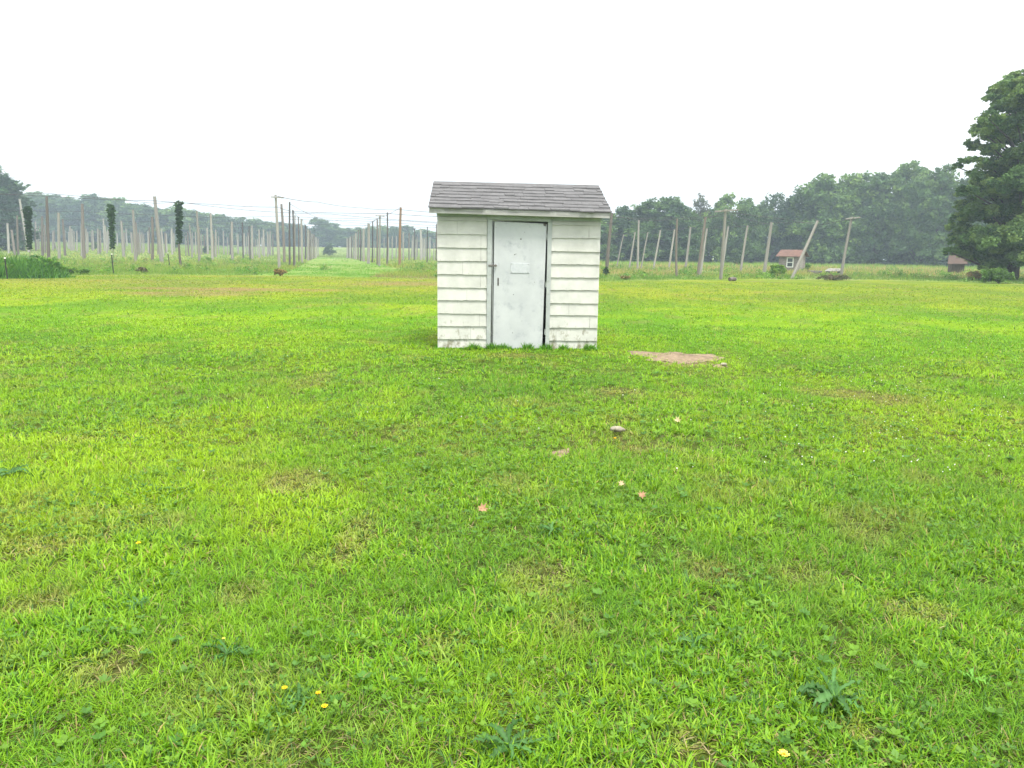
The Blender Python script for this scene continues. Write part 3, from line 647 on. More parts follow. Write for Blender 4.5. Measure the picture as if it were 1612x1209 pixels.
for i in range(46):
    lo, hi = ((8, 180), (180, 300), (300, 430), (640, 686))[(0, 1, 2, 0, 1, 2, 3)[i % 7]]
    xb = xr.uniform(lo, hi); yb = np.interp(xb, [0, 300, 430, 700], [391, 398, 402, 405]) + xr.uniform(-1, 3); hh = xr.uniform(27, 36)
    POLES.append(dict(pt=(xb - .04 * hh * (1 if xb < 430 else 0) + xr.normal(0, .6), yb - hh), pb=(xb, yb), w=xr.uniform(1.6, 2.4), tone=P_ if xr.uniform() < .7 else B_))
def region(p):
    x = p['pb'][0]
    for lim, t in ((62, 'at left edge by the tall grass'), (176, 'between left and middle hop columns'), (287, 'between middle and right hop columns'), (372, 'right of the last hop column'), (434, 'left of the aisle crossarm post'),
                   (504, 'lining the left of the aisle'), (600, 'lining the right of the aisle'), (700, 'between the aisle and the shed'), (1020, 'just right of the shed'), (1160, 'in the field right of shed'), (9999, 'near the little hut')):
        if x < lim: return t
groups = {}
for p in POLES:
    hpx = p['pb'][1] - p['pt'][1]
    lean = abs((p['pt'][0] - p['pb'][0]) / hpx)
    p['size'] = 'tall' if hpx > 68 else ('midsize' if hpx > 42 else 'short distant')
    p['leanw'] = 'leaning ' if lean > 0.12 else ''
    p['tn'] = {'pale': 'pale', 'brown': 'brownish', 'dark': 'dark', 'tan': 'rusty tan', 'arm': 'pale grey', 'smallarm': 'pale grey'}[p['tone']]
    groups.setdefault((p['size'], p['leanw'], p['tn'], region(p), 'arm' in p['tone']), []).append(p)
for k, l in groups.items():
    l.sort(key=lambda p: p['pb'][0])
    for i, p in enumerate(l):
        rk = '' if len(l) == 1 else words[i].replace(' from the left', ' from left') + ' of '
        p['label'] = '%s%s %s%s pole%s%s %s' % (rk, p['size'], p['leanw'], p['tn'], '' if len(l) == 1 else 's', ' with crossarm' if k[4] else '', k[3])
prng = np.random.default_rng(3)
PTOP = {}
for i, p in enumerate(POLES):
    b0 = ground_at(*p['pb']); dep = b0[1]
    if dep > 260: dep = 260; q = at_depth(*p['pb'], dep); b0 = np.array([q[0], q[1], float(T(q[0], q[1]))])
    t0 = at_depth(*p['pt'], dep + prng.uniform(-0.3, 0.3))
    ax = t0 - b0; ln = np.linalg.norm(ax); rad = max(p['w'] / F * dep * 0.5, 0.055)
    p['top'] = t0; p['base'] = b0
    tone = p['tone'] if p['tone'] in MATS else 'pale'
    me = UP[tone][i % 3]
    rot = Vector(ax).to_track_quat('Z', 'Y')
    if 'arm' in p['tone']:
        root = empty('trellis_pole', b0); tag(root, p['label'], 'pole', 'hop trellis poles')
        o = bpy.data.objects.new('pole', me); COL.objects.link(o); o.parent = root
        o.rotation_mode = 'QUATERNION'; o.rotation_quaternion = rot; o.scale = (rad, rad, ln)
        mb = MB(); tl = t0 - b0
        if p['tone'] == 'arm':
            hw = 0.66 if p['pb'][0] < 1200 else 0.5
            lo, hi = (-0.35, 0.7) if p['pb'][0] < 800 else (-hw * 1.1, hw * 1.2)
            z0 = tl[2] - 0.22
            mb.poly_prism([(tl[0] + lo, tl[1] - rad - .06, z0 - .02), (tl[0] + hi, tl[1] - rad - .06, z0 - .08 if p['pb'][0] < 800 else z0 + .12), (tl[0] + hi, tl[1] - rad - .06, z0 + .03 if p['pb'][0] < 800 else z0 + .21), (tl[0] + lo, tl[1] - rad - .06, z0 + .08)], (0, .07, 0))
        else:
            z0 = tl[2] - 0.12; mb.quadbox(tl[0] - .45, tl[0] + .5, tl[1] - rad - .06, tl[1] - rad, z0, z0 + .1)
        mb.build('crossarm', M_PALE, root, bevel=0.01)
    else:
        o = bpy.data.objects.new('trellis_pole', me); COL.objects.link(o)
        o.location = b0; o.rotation_mode = 'QUATERNION'; o.rotation_quaternion = rot; o.scale = (rad, rad, ln)
        tag(o, p['label'], 'pole', 'hop trellis poles')

# ------------------------------------------------------------------ wires (strung from pole top to pole top and beyond)
def wire(pts, r, label):
    mb = MB(); P = []
    for a, b in zip(pts[:-1], pts[1:]):
        a = np.array(a); b = np.array(b); n = 8; sag = 0.006 * np.linalg.norm(b - a)
        for i in range(n):
            t = i / n; q = a + (b - a) * t; q[2] -= sag * 4 * t * (1 - t); P.append(q)
    P.append(np.array(pts[-1])); mb.tube(P, r, 4)
    o = mb.build('wire', M_WIRE, loc=None); tag(o, label, 'wire', 'hop trellis wires'); return o
def W3(lst): return [at_depth(x, y, d) for x, y, d in lst]
WIRES = [
 ([(-60, 300, 62), (73, 309, 60), (243, 316, 62), (345, 322, 62), (437, 326, 55), (460, 333, 60), (610, 336, 62), (690, 341, 62), (965, 352, 62)], 'wire from the brown left pole across to the shed, upper of the long ones'),
 ([(-60, 306, 70), (73, 304, 70), (172, 312, 70), (243, 320, 70), (282, 318, 70), (380, 330, 70), (437, 334, 70), (520, 337, 70), (690, 350, 70)], 'wire passing over the top of the rightmost leafy hop column'),
 ([(437, 309, 47), (500, 318, 60), (568, 327, 75), (631, 330, 62), (680, 334, 60)], 'wire running right from the tall crossarm post by the aisle'),
 ([(0, 330, 90), (130, 333, 90), (240, 338, 90), (340, 342, 90), (440, 340, 90), (560, 344, 90), (640, 348, 90), (700, 352, 90)], 'wire crossing behind the tall left poles at mid height'),
 ([(0, 345, 110), (130, 346, 110), (240, 349, 110), (440, 351, 110), (570, 355, 110), (700, 358, 110)], 'wire crossing in front of the left wood below the hop column tops'),
 ([(0, 352, 125), (200, 355, 125), (440, 357, 125)], 'lowest wire crossing in front of the left wood'),
 ([(460, 330, 60), (476, 345, 90), (484, 361, 120), (500, 376, 180)], 'wire along the tops of the left aisle row'),
 ([(631, 326, 62), (594, 344, 80), (572, 355, 110), (545, 375, 180)], 'wire along the tops of the right aisle row'),
 ([(455, 320, 58), (520, 346, 110), (570, 352, 110), (600, 340, 72)], 'wire slung over the far end of the grass aisle'),
 ([(455, 345, 100), (560, 347, 100), (640, 352, 100), (700, 356, 100)], 'wire crossing the aisle just above the far trees'),
 ([(963, 337, 62), (1005, 346, 72), (1066, 345, 60), (1112, 344, 58), (1142, 335, 55), (1218, 354, 70)], 'wire joining the tall pole tops right of the shed'),
 ([(950, 369, 100), (982, 369, 98), (1000, 366, 98), (1020, 366, 98), (1040, 362, 90), (1062, 361, 90), (1087, 358, 85), (1113, 360, 80), (1146, 357, 80), (1178, 356, 75), (1214, 350, 72), (1288, 350, 65)], 'wire joining the leaning pole tops right of the shed'),
 ([(960, 341, 62), (1040, 343, 75), (1140, 340, 75), (1178, 366, 75), (1190, 364, 75)], 'thin wire sagging between the field poles right of the shed'),
 ([(1142, 333, 55), (1240, 345, 60), (1290, 354, 65), (1341, 344, 62)], 'wire leading to the pole with crossarm beyond the hut'),
]
for pts, lb in WIRES: wire(W3(pts), 0.018, lb)

# ------------------------------------------------------------------ leaf clouds, trees
def leaf_cloud(lobes, n, size, cols, r, shell=0.62, sub=14, flat=0.55):
    """lobes: (x,y,z,rx,ry,rz). Leaves gather in small boughs on each lobe."""
    lobes = np.array(lobes, float); vol = (lobes[:, 3] * lobes[:, 4] * lobes[:, 5]) ** (2 / 3); w = vol / vol.sum()
    Vs = []; Cs = []
    for L_, wt in zip(lobes, w):
        m = max(int(n * wt), 30)
        d = r.normal(size=(sub, 3)); d /= np.linalg.norm(d, axis=1)[:, None]; d[:, 2] = np.where(d[:, 2] < -0.5, -d[:, 2] * 0.5, d[:, 2])
        bc = L_[:3] + d * L_[3:6] * r.uniform(shell, 0.98, (sub, 1)); br = L_[3:6].mean() * r.uniform(0.28, 0.5, sub)
        ct = np.array(cols)[r.integers(0, len(cols), sub)] * r.uniform(0.85, 1.15, (sub, 1))
        k = r.integers(0, sub, m); e_ = r.normal(size=(m, 3)); e_ /= np.linalg.norm(e_, axis=1)[:, None]
        e_ *= (r.uniform(0, 1, (m, 1)) ** 0.5) * br[k][:, None]; e_[:, 2] *= flat
        Vs.append(bc[k] + e_); Cs.append(ct[k] * r.uniform(0.8, 1.2, (m, 1)))
    c = np.concatenate(Vs); cc = np.concatenate(Cs); m = len(c)
    a = r.normal(size=(m, 3)); a[:, 2] *= 0.6; a /= np.linalg.norm(a, axis=1)[:, None]
    b = np.cross(a, r.normal(size=(m, 3))); b /= np.linalg.norm(b, axis=1)[:, None]
    s = size * r.uniform(0.6, 1.4, (m, 1))
    V = np.stack([c - a * s, c - b * s * 0.6, c + a * s, c + b * s * 0.6], 1).reshape(-1, 3)
    return V, np.arange(m * 4).reshape(-1, 4), np.repeat(cc, 4, 0)
FC = [(0.065, 0.13, 0.048), (0.08, 0.155, 0.05), (0.05, 0.105, 0.045), (0.10, 0.175, 0.055)]
def tree_variant(k, hh=16.0, rw=5.5, n=8500, size=0.24, low=0.05, cols=FC, nl=15, open_=False):
    """unit: real metres, returns meshes (trunk, crown)"""
    r = np.random.default_rng(100 + k); lob = []
    for i in range(nl):
        z = hh * (low + 0.06 + (0.90 - low) * (i + r.uniform(0, .6)) / nl)
        prof = math.sin(math.pi * min(1, (0.22 + 0.72 * (z / hh)) ** 1.0)) ** 0.7
        a = r.uniform(0, 6.28); rr = rw * prof * r.uniform(0.25, 0.75)
        s = rw * r.uniform(0.34, 0.54) * (0.65 + 0.5 * prof)
        lob.append((math.cos(a) * rr, math.sin(a) * rr, z - s * .3, s, s, s * r.uniform(0.7, 1.0)))
    lob.append((0, 0, hh * 0.88, rw * .3, rw * .3, hh * 0.10)); 
    if not open_: lob.append((0, 0, hh * 0.5, rw * .6, rw * .6, hh * 0.33)); lob.append((0, 0, hh * 0.18, rw * .7, rw * .7, hh * 0.18))
    V, Q, C = leaf_cloud(lob, n, size, cols, r, shell=.5, flat=.75)
    V[:, 2] = np.maximum(V[:, 2], 0.1)
    mb = MB(); mb.tube([(0, 0, -0.3), (0.1, 0, hh * .3), (-.1, .1, hh * .6), (0, 0, hh * .88)], [0.34, 0.26, 0.16, 0.05], 8)
    for L_ in lob[:10]:
        mb.tube([(0, 0, max(L_[2] - 2.2, .8)), (L_[0] * .5, L_[1] * .5, L_[2] - .8), (L_[0] * .9, L_[1] * .9, L_[2])], [0.13, 0.09, 0.04], 5)
    return (mb, (V, Q, C))
VAR = []
for k in range(9):
    mb, (V, Q, C) = tree_variant(k, nl=22 + k % 4 if k < 7 else 15, open_=(k in (7, 8)), n=15000 if k < 7 else 6000, size=.29 if k < 7 else .24, cols=FC if k < 7 else [(0.11, 0.14, 0.06), (0.13, 0.14, 0.08)] if k == 8 else FC)
    VAR.append((mb, V, Q, C, []))
def tree(k, loc, sx, sz, rz, name, label, group, shade=None):
    mb, V, Q, C, cache = VAR[k]
    root = empty(name, loc, rz); root.scale = (sx, sx, sz); tag(root, label, 'tree', group)
    if not cache:
        t = mb.build('trunk', M_BARK, root, smooth=True); c = fast_mesh('crown', V, Q, [], LEAF, parent=root, col=C); cache += [t, c]
    else:
        for src in cache: o = src.copy(); COL.objects.link(o); o.parent = root
    return root
tr = np.random.default_rng(44)
def place_tree(px, ytop, depth, wpx, k, name, label, group):
    q = at_depth(px, ytop, depth); z0 = float(T(q[0], q[1])); hh = q[2] - z0
    tree(k, (q[0], q[1], z0), wpx * 1.25 / F * depth / 11.0, hh / 16.0, tr.uniform(0, 6.28), name, label, group)
# right wood: front trees with the skyline of the photograph
RW = [(948, 333, 150, 50, 0, 'bushy green tree just behind the right edge of the shed roof'),
 (985, 326, 152, 46, 1, 'dark rounded tree left of the broad domed tree'),
 (1022, 314, 150, 62, 2, 'left half of the broad domed tree mass right of the shed'),
 (1058, 309, 150, 66, 3, 'broad domed bright green tree right of the shed'),
 (1085, 335, 146, 46, 5, 'low tree filling the gap below the loose grey-green tree'),
 (1104, 305, 158, 34, 8, 'loose greyish open crowned tree beyond the field poles'),
 (1142, 304, 152, 44, 4, 'light green round topped tree behind the crossarm pole'),
 (1176, 311, 150, 44, 5, 'dark tree between the light round tree and the tall wood'),
 (1200, 318, 154, 40, 6, 'dark narrow tree directly left of the wispy topped tree'),
 (1222, 299, 155, 44, 7, 'wispy topped open tree above the little hut'),
 (1250, 308, 152, 38, 0, 'narrow tree right of the wispy topped one'),
 (1290, 276, 150, 72, 1, 'tall dense tree above the strongly leaning pole'),
 (1318, 283, 148, 58, 2, 'tall tree second in the high wood on the right'),
 (1346, 272, 150, 66, 3, 'tall domed tree behind the crossarm pole beyond the hut'),
 (1388, 268, 146, 66, 4, 'tall dark tree left of the highest wood crown'),
 (1430, 254, 148, 72, 5, 'highest tree of the dark wood on the right'),
 (1458, 272, 140, 52, 6, 'tree tucked right of the highest wood crown'),
 (1486, 264, 138, 62, 0, 'dark tree touching the branches of the big right tree'),
 (1525, 275, 138, 66, 1, 'dark tree half hidden behind the big right tree'),
 (1580, 290, 138, 80, 2, 'dark tree mostly hidden behind the big right tree')]
for a in RW: place_tree(a[0], a[1], a[2], a[3] * 1.15, a[4], 'broadleaf_tree', a[5], 'trees of the right wood')
def wood_mass(name, label, line, size, n, cols):
    """the deeper ranks of a wood, seen only as one dark mass through the gaps of its front trees"""
    r = np.random.default_rng(len(label)); lob = []
    for px, yt, dep in line:
        q = at_depth(px, yt, dep); z0 = float(T(q[0], q[1])); h = q[2] - z0
        for f in (.03, .14, .35, .6, .82): s_ = h * .2; lob.append((q[0] + r.normal(0, 1), q[1] + r.normal(0, 2), z0 + h * f + r.normal(0, .3), 4.2, 4.2, s_))
    V, Q, C = leaf_cloud(lob, n, size, cols, r, shell=.2, sub=10, flat=.8)
    o = fast_mesh(name, V, Q, [], LEAF, col=C); tag(o, label, 'wood', kind='stuff')
wood_mass('background_wood', 'dark depth of the right wood behind its front trees', [(940 + i * 25, float(np.interp(940 + i * 25, [930, 1060, 1250, 1290, 1440, 1700], [348, 332, 335, 308, 290, 290])), 163) for i in range(30)], .5, 60000, FC[:3])
wood_mass('background_wood', 'hazy depth of the left and far wood behind its front trees', [(-60 + i * 20, float(np.interp(-60 + i * 20, [0, 200, 480, 700], [322, 333, 364, 370])), 320 if -60 + i * 20 < 300 else 345) for i in range(40)], .7, 60000, FC[:3])
LW = [(30, 304), (52, 301), (78, 306), (104, 309), (128, 312), (152, 307), (176, 311), (200, 318), (222, 320), (246, 323), (268, 325), (292, 328), (312, 331), (334, 335), (354, 338), (376, 342), (398, 344), (420, 348), (440, 350), (460, 352), (478, 354),
      (508, 343), (530, 357), (548, 359), (566, 358), (584, 357), (602, 355), (620, 357), (640, 354), (660, 360), (680, 362), (700, 362)]
for i, (px, yt) in enumerate(LW):
    dep = 285 if px < 300 else 285 + min(45, (px - 300) * 0.3)
    w = 62 if px < 300 else (46 if px < 490 else (52 if px == 508 else 34))
    lb = {0: 'leftmost tree of the left wood, beside the dark tree at the picture edge', 5: 'highest rounded crown of the left wood above the middle hop column', 21: 'tall domed tree standing above the far end of the grass aisle', 28: 'small raised crown just left of the shed roof'}.get(i)
    g = 'trees of the left and far wood'
    if lb is None:
        seg = [(176, 'left of the middle hop column'), (290, 'between the middle and right hop columns'), (440, 'left of the crossarm post'), (500, 'behind the row left of the aisle'), (600, 'over the right of the aisle'), (9999, 'just left of the shed')]
        lo = 0
        for hi, t in seg:
            if px < hi: break
            lo = hi
        rk = sum(1 for (a, _) in LW if lo <= a < px)
        lb = '%s of hazy distant trees %s' % (words[rk].replace(' from the left', ' from left'), t)
    place_tree(px, yt + tr.uniform(-1, 1), dep, w, int(tr.integers(0, 7)), 'broadleaf_tree', lb, g)
place_tree(-22, 258, 150, 104, 3, 'broadleaf_tree', 'dark tall tree cut by the left picture edge', 'edge tree')

# big tree on the right
def big_tree():
    r = np.random.default_rng(9); dep = 60.0
    base = ground_at(1590, 441); dep = base[1]
    root = empty('large_tree', base); tag(root, 'large green tree with layered boughs at the right picture edge', 'tree')
    C7 = lambda X, Y: (1370 + X / 3.268, 90 + Y / 3.268)
    L7 = [(760,120,60),(690,160,60),(640,200,42),(740,200,70),(800,150,80),(680,250,50),(620,320,45),(570,360,38),(540,385,28),(600,400,48),(660,340,52),(760,330,70),(820,300,90),
          (520,450,34),(560,470,40),(640,450,36),(490,540,36),(450,560,24),(540,530,36),(620,560,50),(690,570,60),(760,520,60),(830,480,90),
          (520,690,50),(580,640,60),(650,700,80),(740,660,90),(480,760,40),(540,780,70),(620,800,80),(720,800,90),(820,760,120),
          (450,880,44),(430,950,30),(500,900,64),(580,920,80),(680,930,90),(780,920,110),(480,1000,48),(540,1020,60),(640,1030,66),(740,1030,70),(860,1000,110),(900,500,120),(900,250,100),(960,700,140),(650,620,60),(700,640,70),(600,700,70),(560,830,60),(500,960,50),(590,980,70),(690,990,80),(800,1020,90),(560,1040,50),(450,830,40),(420,1000,34),(470,920,46),(470,700,40),(540,600,40),(620,480,44),(620,1060,50),(700,420,60),(640,400,46),(720,240,60),(780,620,90),(850,640,110),(850,860,110)]
    lob = []
    for X, Y, s in L7:
        px, py = C7(X, Y); dy = r.uniform(-3.5, 3.5) * min(1, (X - 380) / 200)
        q = at_depth(px, py, dep + dy); m = s / 3.268 / F * dep
        lob.append((q[0] - base[0], q[1] - base[1], q[2] - base[2], m * 1.15, m * 1.25, m * 0.8))
        if X > 600: q = at_depth(px, py, dep - dy + r.uniform(-2, 2)); lob.append((q[0] - base[0], q[1] - base[1], q[2] - base[2] - .2, m * 1.1, m * 1.1, m * 0.65))
    V, Q, C = leaf_cloud(lob, 240000, 0.10, [(0.075, 0.15, 0.045), (0.10, 0.18, 0.055), (0.045, 0.10, 0.035), (0.15, 0.235, 0.07)], r, sub=16, flat=0.7, shell=.45)
    fast_mesh('crown', V, Q, [], LEAF, parent=root, col=C)
    mb = MB(); tx = 0.6
    mb.tube([(0.2, 0, -.3), (0.2, 0.1, 3), (tx, 0, 7), (tx + .6, 0, 11), (tx + 1, .1, 14.5)], [.42, .33, .25, .17, .06], 10)
    for L_ in lob[::2]:
        z0 = max(1.5, L_[2] - 2.6 - abs(L_[0]) * .35)
        mb.tube([(0.4, 0, z0), (L_[0] * .5, L_[1] * .5, L_[2] - 1.0), (L_[0], L_[1], L_[2] - .1)], [.14, .09, .03], 6)
    mb.build('trunk', M_BARK, root, smooth=True)
big_tree()

# ------------------------------------------------------------------ shrubs and bushes
def shrub(px, py, wpx, hpx, label, n=1500, size=0.09, cols=FC, name='shrub', cat='shrub', mat=None, group=None):
    r = np.random.default_rng(int(px * 7 + py)); b = ground_at(px, py); m = b[1] / F
    w, h = wpx * m / 2, hpx * m; lob = []
    for i in range(7):
        a = r.uniform(0, 6.28); q = r.uniform(0, .55); s = r.uniform(.35, .5)
        lob.append((math.cos(a) * w * q, math.sin(a) * w * q * .8, h * r.uniform(.25, .65), w * s, w * s, h * s * .8))
    V, Q, C = leaf_cloud(lob, n, size, cols, r, flat=.8); V[:, 2] = np.maximum(V[:, 2], 0)
    root = empty(name, b); tag(root, label, cat, group)
    fast_mesh('foliage', V, Q, [], mat or LEAF, parent=root, col=C)
    mb = MB()
    for L_ in lob: mb.tube([(0, 0, 0), (L_[0], L_[1], L_[2])], [.03, .01], 5)
    mb.build('stem', M_BARK, root)
LG = [(0.10, 0.20, 0.04), (0.13, 0.24, 0.04), (0.08, 0.17, 0.04)]
DG = [(0.07, 0.12, 0.05), (0.09, 0.14, 0.06), (0.06, 0.1, 0.045)]
BR = [(0.17, 0.14, 0.08), (0.11, 0.13, 0.05), (0.22, 0.18, 0.10)]
shrub(520, 404, 26, 19, 'round grey-green bush at the far end of the grass aisle', 2500, .14, DG)
shrub(150, 393, 18, 12, 'dark low bush among the distant poles left of the middle hop column', 1200, .12, DG)
shrub(277, 392, 13, 12, 'small dark bush beside the rightmost hop column', 900, .12, DG)
shrub(325, 400, 16, 14, 'dark bush behind the pole right of the rightmost hop column', 900, .12, DG)
shrub(1162, 419, 22, 16, 'dark round bush left of the pole near the hut', 1800, .08, DG)
shrub(1095, 411, 20, 28, 'bright green sapling behind the leaning brown pole', 1800, .10, LG)
shrub(1222, 437, 34, 22, 'leafy green weeds in front of the little hut', 1800, .07, LG)
shrub(1572, 446, 62, 26, 'dense dark shrub at the foot of the big right tree', 5000, .07, [(0.05, 0.11, 0.03), (0.065, 0.14, 0.035)])
shrub(68, 436, 66, 32, 'dark leafy bush in the tall grass clump at the left edge', 5200, .06, [(.05, .13, .04), (.07, .17, .045), (.10, .22, .04)])
shrub(14, 437, 34, 24, 'bright weedy bush by the black stake at the left picture edge', 2600, .06, LG)
shrub(105, 433, 30, 14, 'pale green low weeds on the right flank of the tall grass clump', 1500, .05, LG)
shrub(1530, 441, 40, 16, 'brownish low brush left of the dark shrub', 2200, .06, BR)
shrub(1485, 412, 18, 18, 'light green bush behind the dark little shelter', 1400, .10, LG)
shrub(1272, 342 + 84, 12, 14, 'small green bush against the right wall of the hut', 600, .07, LG)
shrub(441, 434, 24, 12, 'dead brown brush at the foot of the crossarm post', 1600, .05, BR)
shrub(984, 440, 26, 7, 'grey brush pile by the mown edge right of the shed', 1200, .045, BR)
shrub(954, 434, 14, 14, 'dark weeds at the foot of the pole beside the shed', 900, .05, DG)
shrub(1313, 441, 60, 10, 'dull weeds below the pale upturned trough', 2200, .05, BR)
for x, y, w, h in ((130, 432, 24, 9), (225, 430, 20, 9), (330, 414, 12, 10)):
    shrub(x, y, w, h, {130: 'green weedy clump right of the tall grass clump', 225: 'reddish brown dead brush between the hop columns', 330: 'green weed clump at a pole foot right of the hop columns'}[x], 900, .05, LG if x != 225 else BR)

# hop columns
def hop(top, bot, w, label, seed):
    b = ground_at(bot[0], 415 + seed); dep = b[1] + 1.0
    r = np.random.default_rng(seed); t = at_depth(*top, dep); q = at_depth(*bot, dep); m = dep / F * w / 2; lob = []
    n = 20
    for i in range(n):
        f = i / (n - 1); c = q + (t - q) * f; s = m * (0.66 + 0.4 * f) * r.uniform(.95, 1.05)
        lob.append((c[0] - b[0] + r.normal(0, .02), c[1] - b[1], c[2] - b[2], s, s, (t - q)[2] / n * 1.1))
    V, Q, C = leaf_cloud(lob, 11000, .06, [(0.045, 0.10, 0.03), (0.06, 0.13, 0.035), (0.04, 0.085, 0.028)], r, shell=.5)
    root = empty('hop_plant', b); tag(root, label, 'plant', 'hop bines on their poles'); fast_mesh('foliage', V, Q, [], LEAF, parent=root, col=C)
    mb = MB(); mb.tube([(0, 0.05, 0), tuple(q - b), tuple(t - b)], [.02, .02, .015], 5); mb.build('stem', M_BARK, root)
hop((43, 328), (47, 392), 11, 'leftmost leafy green hop column, partly behind leaning poles', 1)
hop((174, 325), (178, 390), 11, 'middle leafy green hop column above a thin black stake', 2)
hop((282, 320), (282, 384), 12, 'rightmost leafy green hop column, tallest, on a brown pole', 3)
# thin stakes
def stake(pt, pb, label):
    b = ground_at(*pb); t = at_depth(*pt, b[1]); root = empty('fence_stake', b); tag(root, label, 'stake', 'thin dark stakes')
    mb = MB(); tl = t - b; r = 0.022
    mb.poly_prism([(-.03, 0, 0), (.03, 0, 0), (tl[0] + .03, 0, tl[2]), (tl[0] - .03, 0, tl[2])], (0, .012, 0)); mb.poly_prism([(-.006, 0.014, 0), (.006, .014, 0), (tl[0] + .006, .014, tl[2]), (tl[0] - .006, .014, tl[2])], (0, .03, 0)); mb.build('post', M_BLACK, root)
    mb = MB(); mb.quadbox(tl[0] - .028, tl[0] + .028, -.015, .04, tl[2], tl[2] + .06); mb.build('cap', M_WHITEF, root)
stake(C2(40, 845), C2(62, 1015), 'black stake with pale tip at the tall grass clump on the left edge')
stake(C2(943, 810), C2(960, 972), 'black stake directly below the middle hop column')
stake(C2(1420, 800), C2(1436, 915), 'dark stake left of the rightmost hop column')

# ------------------------------------------------------------------ tall weeds beyond the mown lawn
def weeds():
    r = np.random.default_rng(17); parts = []
    aisleL = ground_at(455, 428); aL2 = ground_at(503, 403); aR = ground_at(640, 426); aR2 = ground_at(543, 405)
    def in_aisle(x, y):
        xl = np.interp(y, [aisleL[1], aL2[1]], [aisleL[0], aL2[0]]); xr = np.interp(y, [aR[1], aR2[1]], [aR[0], aR2[0]])
        return (x > xl) & (x < xr)
    for d0, d1, n, w0, h0 in ((40, 50, 150000, .016, .30), (50, 68, 120000, .025, .34), (68, 100, 110000, .045, .42), (100, 175, 110000, .085, .60)):
        x = r.uniform(-.85 * d1 - 2, .85 * d1 + 2, n); y = r.uniform(d0, d1, n)
        k = (y > edge_y(x, y)) & (np.abs(x) < .85 * y + 2); x, y = x[k], y[k]; n = len(x)
        right = x > 0.08 * y; f = fbm(x * .25, y * .18, 31, 3); g = fbm(x * 1.1, y * .6, 35, 2)
        ai = in_aisle(x, y); h = .82 * h0 * (0.30 + 1.3 * sstep(.3, .7, .5 * f + .5 * g)) * r.uniform(.5, 1.2, n)
        e0 = y - edge_y(x, y); h *= 0.5 + 0.5 * sstep(0, 4, e0)
        h = np.where(ai, h * .3, h); h = np.where(~right & (y > 90), h * .55, h)
        grn = np.array([.115, .225, .035]); yel = np.array([.24, .32, .06]); tan = np.array([.36, .28, .15]); dkg = np.array([.06, .15, .03])
        a = sstep(.35, .65, f)[:, None]; c = grn * (1 - a) + yel * a
        c = np.where((r.uniform(size=n) < .18)[:, None], dkg, c)
        tn = (right & (r.uniform(size=n) < np.clip((g - .35) * 2.2, 0, .7) * sstep(4, 15, e0) * (1 - .8 * sstep(100, 130, y)))) | (~right & (r.uniform(size=n) < .10)); tn &= ~ai
        c = np.where(tn[:, None], tan, c); c = np.where((right & (g > .55) & (f < .5))[:, None] & (r.uniform(size=n) < .5)[:, None], np.array([.09, .19, .035]), c)
        far = (right & (y > 112))[:, None]; c = np.where(far, np.array([.19, .31, .045]), c)
        br = (~ai & (x > aR[0] - 8) & (x < 0) & (e0 < 2.2))[:, None] & (r.uniform(size=n) < .55)[:, None]; c = np.where(br, np.array([.25, .20, .12]), c)
        lf = (~ai & (x < aisleL[0]) & (e0 < 12))[:, None]; c = np.where(lf, c * .6 + .4 * np.array([.10, .26, .03]), c)
        c = np.where(ai[:, None], np.array([.115, .29, .03]), c) * r.uniform(.8, 1.2, n)[:, None]
        az = r.uniform(0, 6.28, n); P = np.stack([x, y, T(x, y) - .02], 1)
        parts.append(blades(P, az, h, w0 * r.uniform(.6, 1.6, n) * np.where(ai, 1, 1), r.uniform(0, .5, n), r.uniform(0, .9, n), c, 1, r.uniform(0, 3.14, n)))
    # left far hillside field, sparse
    n = 60000; y = r.uniform(170, 300, n); x = r.uniform(-.75, .02, n) * y
    f = fbm(x * .05, y * .05, 50, 3)[:, None]; c = (np.array([.11, .22, .035]) * (1 - f) + np.array([.24, .28, .08]) * f) * r.uniform(.8, 1.2, (n, 1))
    parts.append(blades(np.stack([x, y, T(x, y) - .02], 1), r.uniform(0, 6.28, n), r.uniform(.2, .45, n), np.full(n, .14), r.uniform(0, .4, n), r.uniform(0, .6, n), c, 1, r.uniform(0, 3.14, n)))
    V, Q, Tt, C = join(parts); o = fast_mesh('tall_weeds', V, Q, Tt, GRASS, col=C); tag(o, 'rough tall grass and weeds of the field beyond the mown lawn', 'weeds', kind='stuff')
    # the tall clump at the left edge
    c0 = ground_at(35, 436); n = 15000
    x = c0[0] + r.normal(0, 1.0, n) * 1.2 - .8; y = c0[1] + r.normal(0, .9, n)
    rr = np.sqrt(((x - c0[0] + .6) / 3.0) ** 2 + ((y - c0[1]) / 2.4) ** 2); k = rr < 1; x, y, rr = x[k], y[k], rr[k]; n = len(x)
    h = (.72 * (1 - rr ** 2.2) + .12) * r.uniform(.3, 1.25, n) ** 1.0 * (.3 + 1.35 * sstep(.25, .75, fbm(x * 1.3, y * 1.3, 3)))
    c = np.where((r.uniform(size=n) < .35)[:, None], np.array([.05, .15, .04]), np.array([.10, .25, .04])) * r.uniform(.8, 1.2, (n, 1))
    v = blades(np.stack([x, y, T(x, y)], 1), r.uniform(0, 6.28, n), h, r.uniform(.015, .04, n), r.uniform(0, .5, n), r.uniform(.2, 1.6, n), c, 3, r.uniform(0, 3.14, n))
    o = fast_mesh('tall_grass', v[0], v[1], v[2], GRASS, col=v[3]); tag(o, 'tall uncut dark green grass clump at the left edge of the lawn', 'grass', kind='stuff')
weeds()
